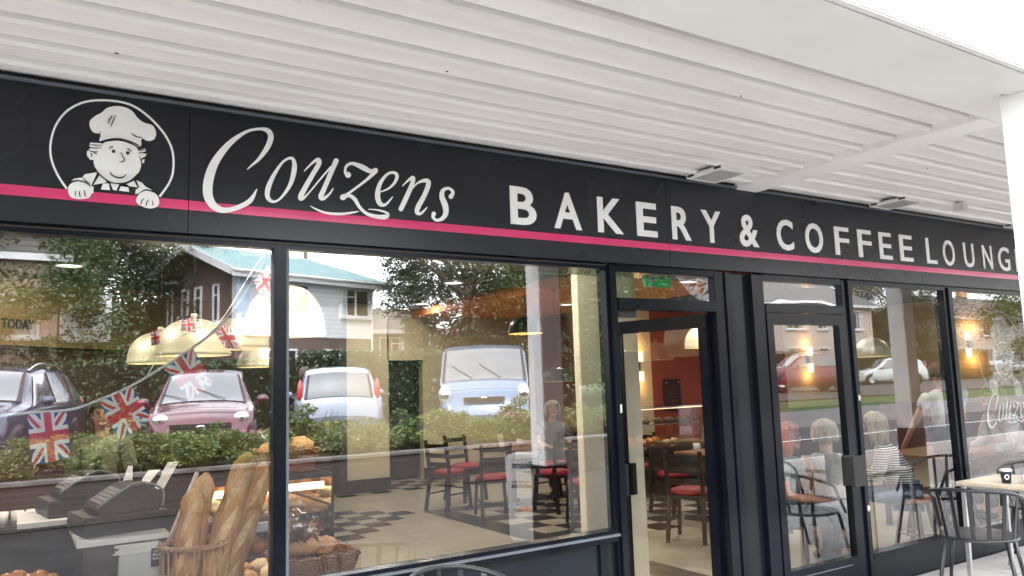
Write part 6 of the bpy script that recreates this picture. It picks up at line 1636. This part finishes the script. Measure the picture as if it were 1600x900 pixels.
# brick house beyond the sky gap
def simple_house(x0, x1, y0, y1, ze, rise, wallm, roofm, lb, wins, rz=0, chim=True):
    h = empty('house', ((x0+x1)/2, y1, 0), label=lb, cat='house')
    m = MB(); m.prism([(x0, y1, .05), (x1, y1, .05), (x1, y1, ze), (x0, y1, ze)], (0, -.25, 0)); m.prism([(x0+.003, y0, .05), (x1-.003, y0, .05), (x1-.003, y0, ze), (x0+.003, y0, ze)], (0, .25, 0))
    my = (y0+y1)/2
    for xx, s_ in ((x0, 1), (x1, -1)): m.prism([(xx, y1-.252, .05), (xx, y0+.252, .05), (xx, y0+.252, ze), (xx, my, ze+rise-.1), (xx, y1-.252, ze)], (s_*.25, 0, 0))
    m.build('wall', wallm, h, world=True)
    r = MB(); r.prism([(x0-.3, y1+.35, ze-.08), (x1+.3, y1+.35, ze-.08), (x1+.3, my, ze+rise), (x0-.3, my, ze+rise)], (0, 0, .12)); r.prism([(x0-.3, y0-.35, ze-.08), (x1+.3, y0-.35, ze-.08), (x1+.3, my-.002, ze+rise), (x0-.3, my-.002, ze+rise)], (0, 0, .12))
    rr = r.build('roof', roofm, h, world=True)
    MB().box(x0-.3, x1+.3, y1+.352, y1+.40, ze-.16, ze+.02).build('fascia_board', UPVC, h, world=True)
    if chim:
        c = MB().box(x0+(x1-x0)*.5-.45, x0+(x1-x0)*.5+.45, my-.3, my+.3, ze+rise-.5, ze+rise+.9).build('chimney', BRICKR, h, world=True); c.parent = rr
    for (wx, wz, w, hh, nx) in wins: window_unit(h, (wx+w, y1+.004, wz), (-1, 0, 0), w, hh, nx, Vector((0, 1, 0)))
    return h
simple_house(10.2, 16.5, -36, -29.5, 4.1, 1.2, BRICKR, ROOFG, 'red brick house with a white window half hidden beyond the sky gap', [(10.9, 2.8, 1.8, 1.1, 2), (14, 2.8, 1.2, 1.0, 2)])
simple_house(-6.5, .95, -26.5, -19.6, 5.2, 1.6, mat('pinkish_render', (.42, .33, .26), .9, vary=.08), ROOFG, 'pinkish flat-fronted house behind the lettered bulkhead at the left', [(-4.0, 3.1, 1.1, 1.1, 1), (-1.9, 3.1, 1.1, 1.1, 1), (-.35, 3.1, .9, 1.1, 1), (-4, 1.1, 1.1, 1.1, 1), (-1.9, 1.1, 1.1, 1.1, 1), (-.35, 1.1, .9, 1.1, 1)], chim=False)
tag(MB().box(1.0, 2.2, -21, -19.7, 3.0, 4.25).build('boarded_extension', BOARDS), 'small white boarded extension peeping between the leaves at the left', 'extension')
simple_house(33.5, 49.5, -36, -28.2, 5.9, 2.3, RENDERW, ROOFG, 'long pale pebble-dashed house pair with white bay windows and grey roof, nearer one', [(34.5+k*3.0, z, 1.9 if k % 2 == 0 else 1.1, 1.25, 3 if k % 2 == 0 else 2) for k in range(5) for z in (4.3, 1.9)])
simple_house(70, 90, -42, -34, 6.0, 2.3, RENDERW, ROOFG, 'farther pale pebble-dashed house pair beyond the reflected column', [(72+k*3.4, z, 1.9, 1.25, 3) for k in range(5) for z in (4.4, 2.0)])

# ================================================================== SKY, SUN, CAMERA
w = bpy.data.worlds.new('World'); scene.world = w; w.use_nodes = True
nt = w.node_tree; nt.nodes.clear(); out = nt.nodes.new('ShaderNodeOutputWorld'); bgn = nt.nodes.new('ShaderNodeBackground')
sky = nt.nodes.new('ShaderNodeTexSky'); sky.sky_type = 'NISHITA'; sky.sun_disc = False; sky.dust_density = 4; sky.air_density = 1.0; sky.ozone_density = 1
SUN_EL, SUN_AZ = R(46), R(-22)     # azimuth from +y, negative = towards -x
sky.sun_elevation = SUN_EL; sky.sun_rotation = SUN_AZ
hs = nt.nodes.new('ShaderNodeHueSaturation'); hs.inputs['Saturation'].default_value = .45
tc = nt.nodes.new('ShaderNodeTexCoord'); nz = nt.nodes.new('ShaderNodeTexNoise'); nz.inputs['Scale'].default_value = 2.2; nz.inputs['Detail'].default_value = 7
rp = nt.nodes.new('ShaderNodeValToRGB'); rp.color_ramp.elements[0].position = .25; rp.color_ramp.elements[0].color = (10, 10.4, 11, 1); rp.color_ramp.elements[1].position = .75; rp.color_ramp.elements[1].color = (17, 17, 17, 1)
mx = nt.nodes.new('ShaderNodeMix'); mx.data_type = 'RGBA'; mx.inputs['Factor'].default_value = .75
nt.links.new(sky.outputs[0], hs.inputs['Color']); nt.links.new(tc.outputs['Generated'], nz.inputs['Vector']); nt.links.new(nz.outputs['Fac'], rp.inputs[0])
nt.links.new(hs.outputs[0], mx.inputs['A']); nt.links.new(rp.outputs[0], mx.inputs['B']); nt.links.new(mx.outputs['Result'], bgn.inputs[0]); nt.links.new(bgn.outputs[0], out.inputs[0])
bgn.inputs['Strength'].default_value = .80
sl = bpy.data.lights.new('sun', 'SUN'); sl.energy = 5.0; sl.angle = R(3); sl.color = (1, .96, .90)
so = bpy.data.objects.new('sun', sl); col.objects.link(so)
sd = Vector((math.sin(SUN_AZ)*math.cos(SUN_EL), math.cos(SUN_AZ)*math.cos(SUN_EL), math.sin(SUN_EL)))
so.rotation_euler = sd.to_track_quat('Z', 'Y').to_euler(); so.location = (0, -5, 12)

cd = bpy.data.cameras.new('camera'); cd.sensor_width = 36; cd.lens = FPX*36/1600; cd.clip_start = .05; cd.clip_end = 900
co = bpy.data.objects.new('camera', cd); col.objects.link(co)
M = Matrix((AX[0], AX[1], -AX[2])).transposed().to_4x4(); M.translation = Vector(CAM); co.matrix_world = M
scene.camera = co
scene.render.resolution_x = 1024; scene.render.resolution_y = 576
scene.view_settings.view_transform = 'Standard'; scene.view_settings.look = 'None'; scene.view_settings.exposure = 0
scene.cycles.use_denoising = True
scene.cycles.max_bounces = 9; scene.cycles.transparent_max_bounces = 14; scene.cycles.glossy_bounces = 4; scene.cycles.diffuse_bounces = 4
scene.cycles.sample_clamp_indirect = 6
scene.cycles.caustics_reflective = False; scene.cycles.caustics_refractive = False
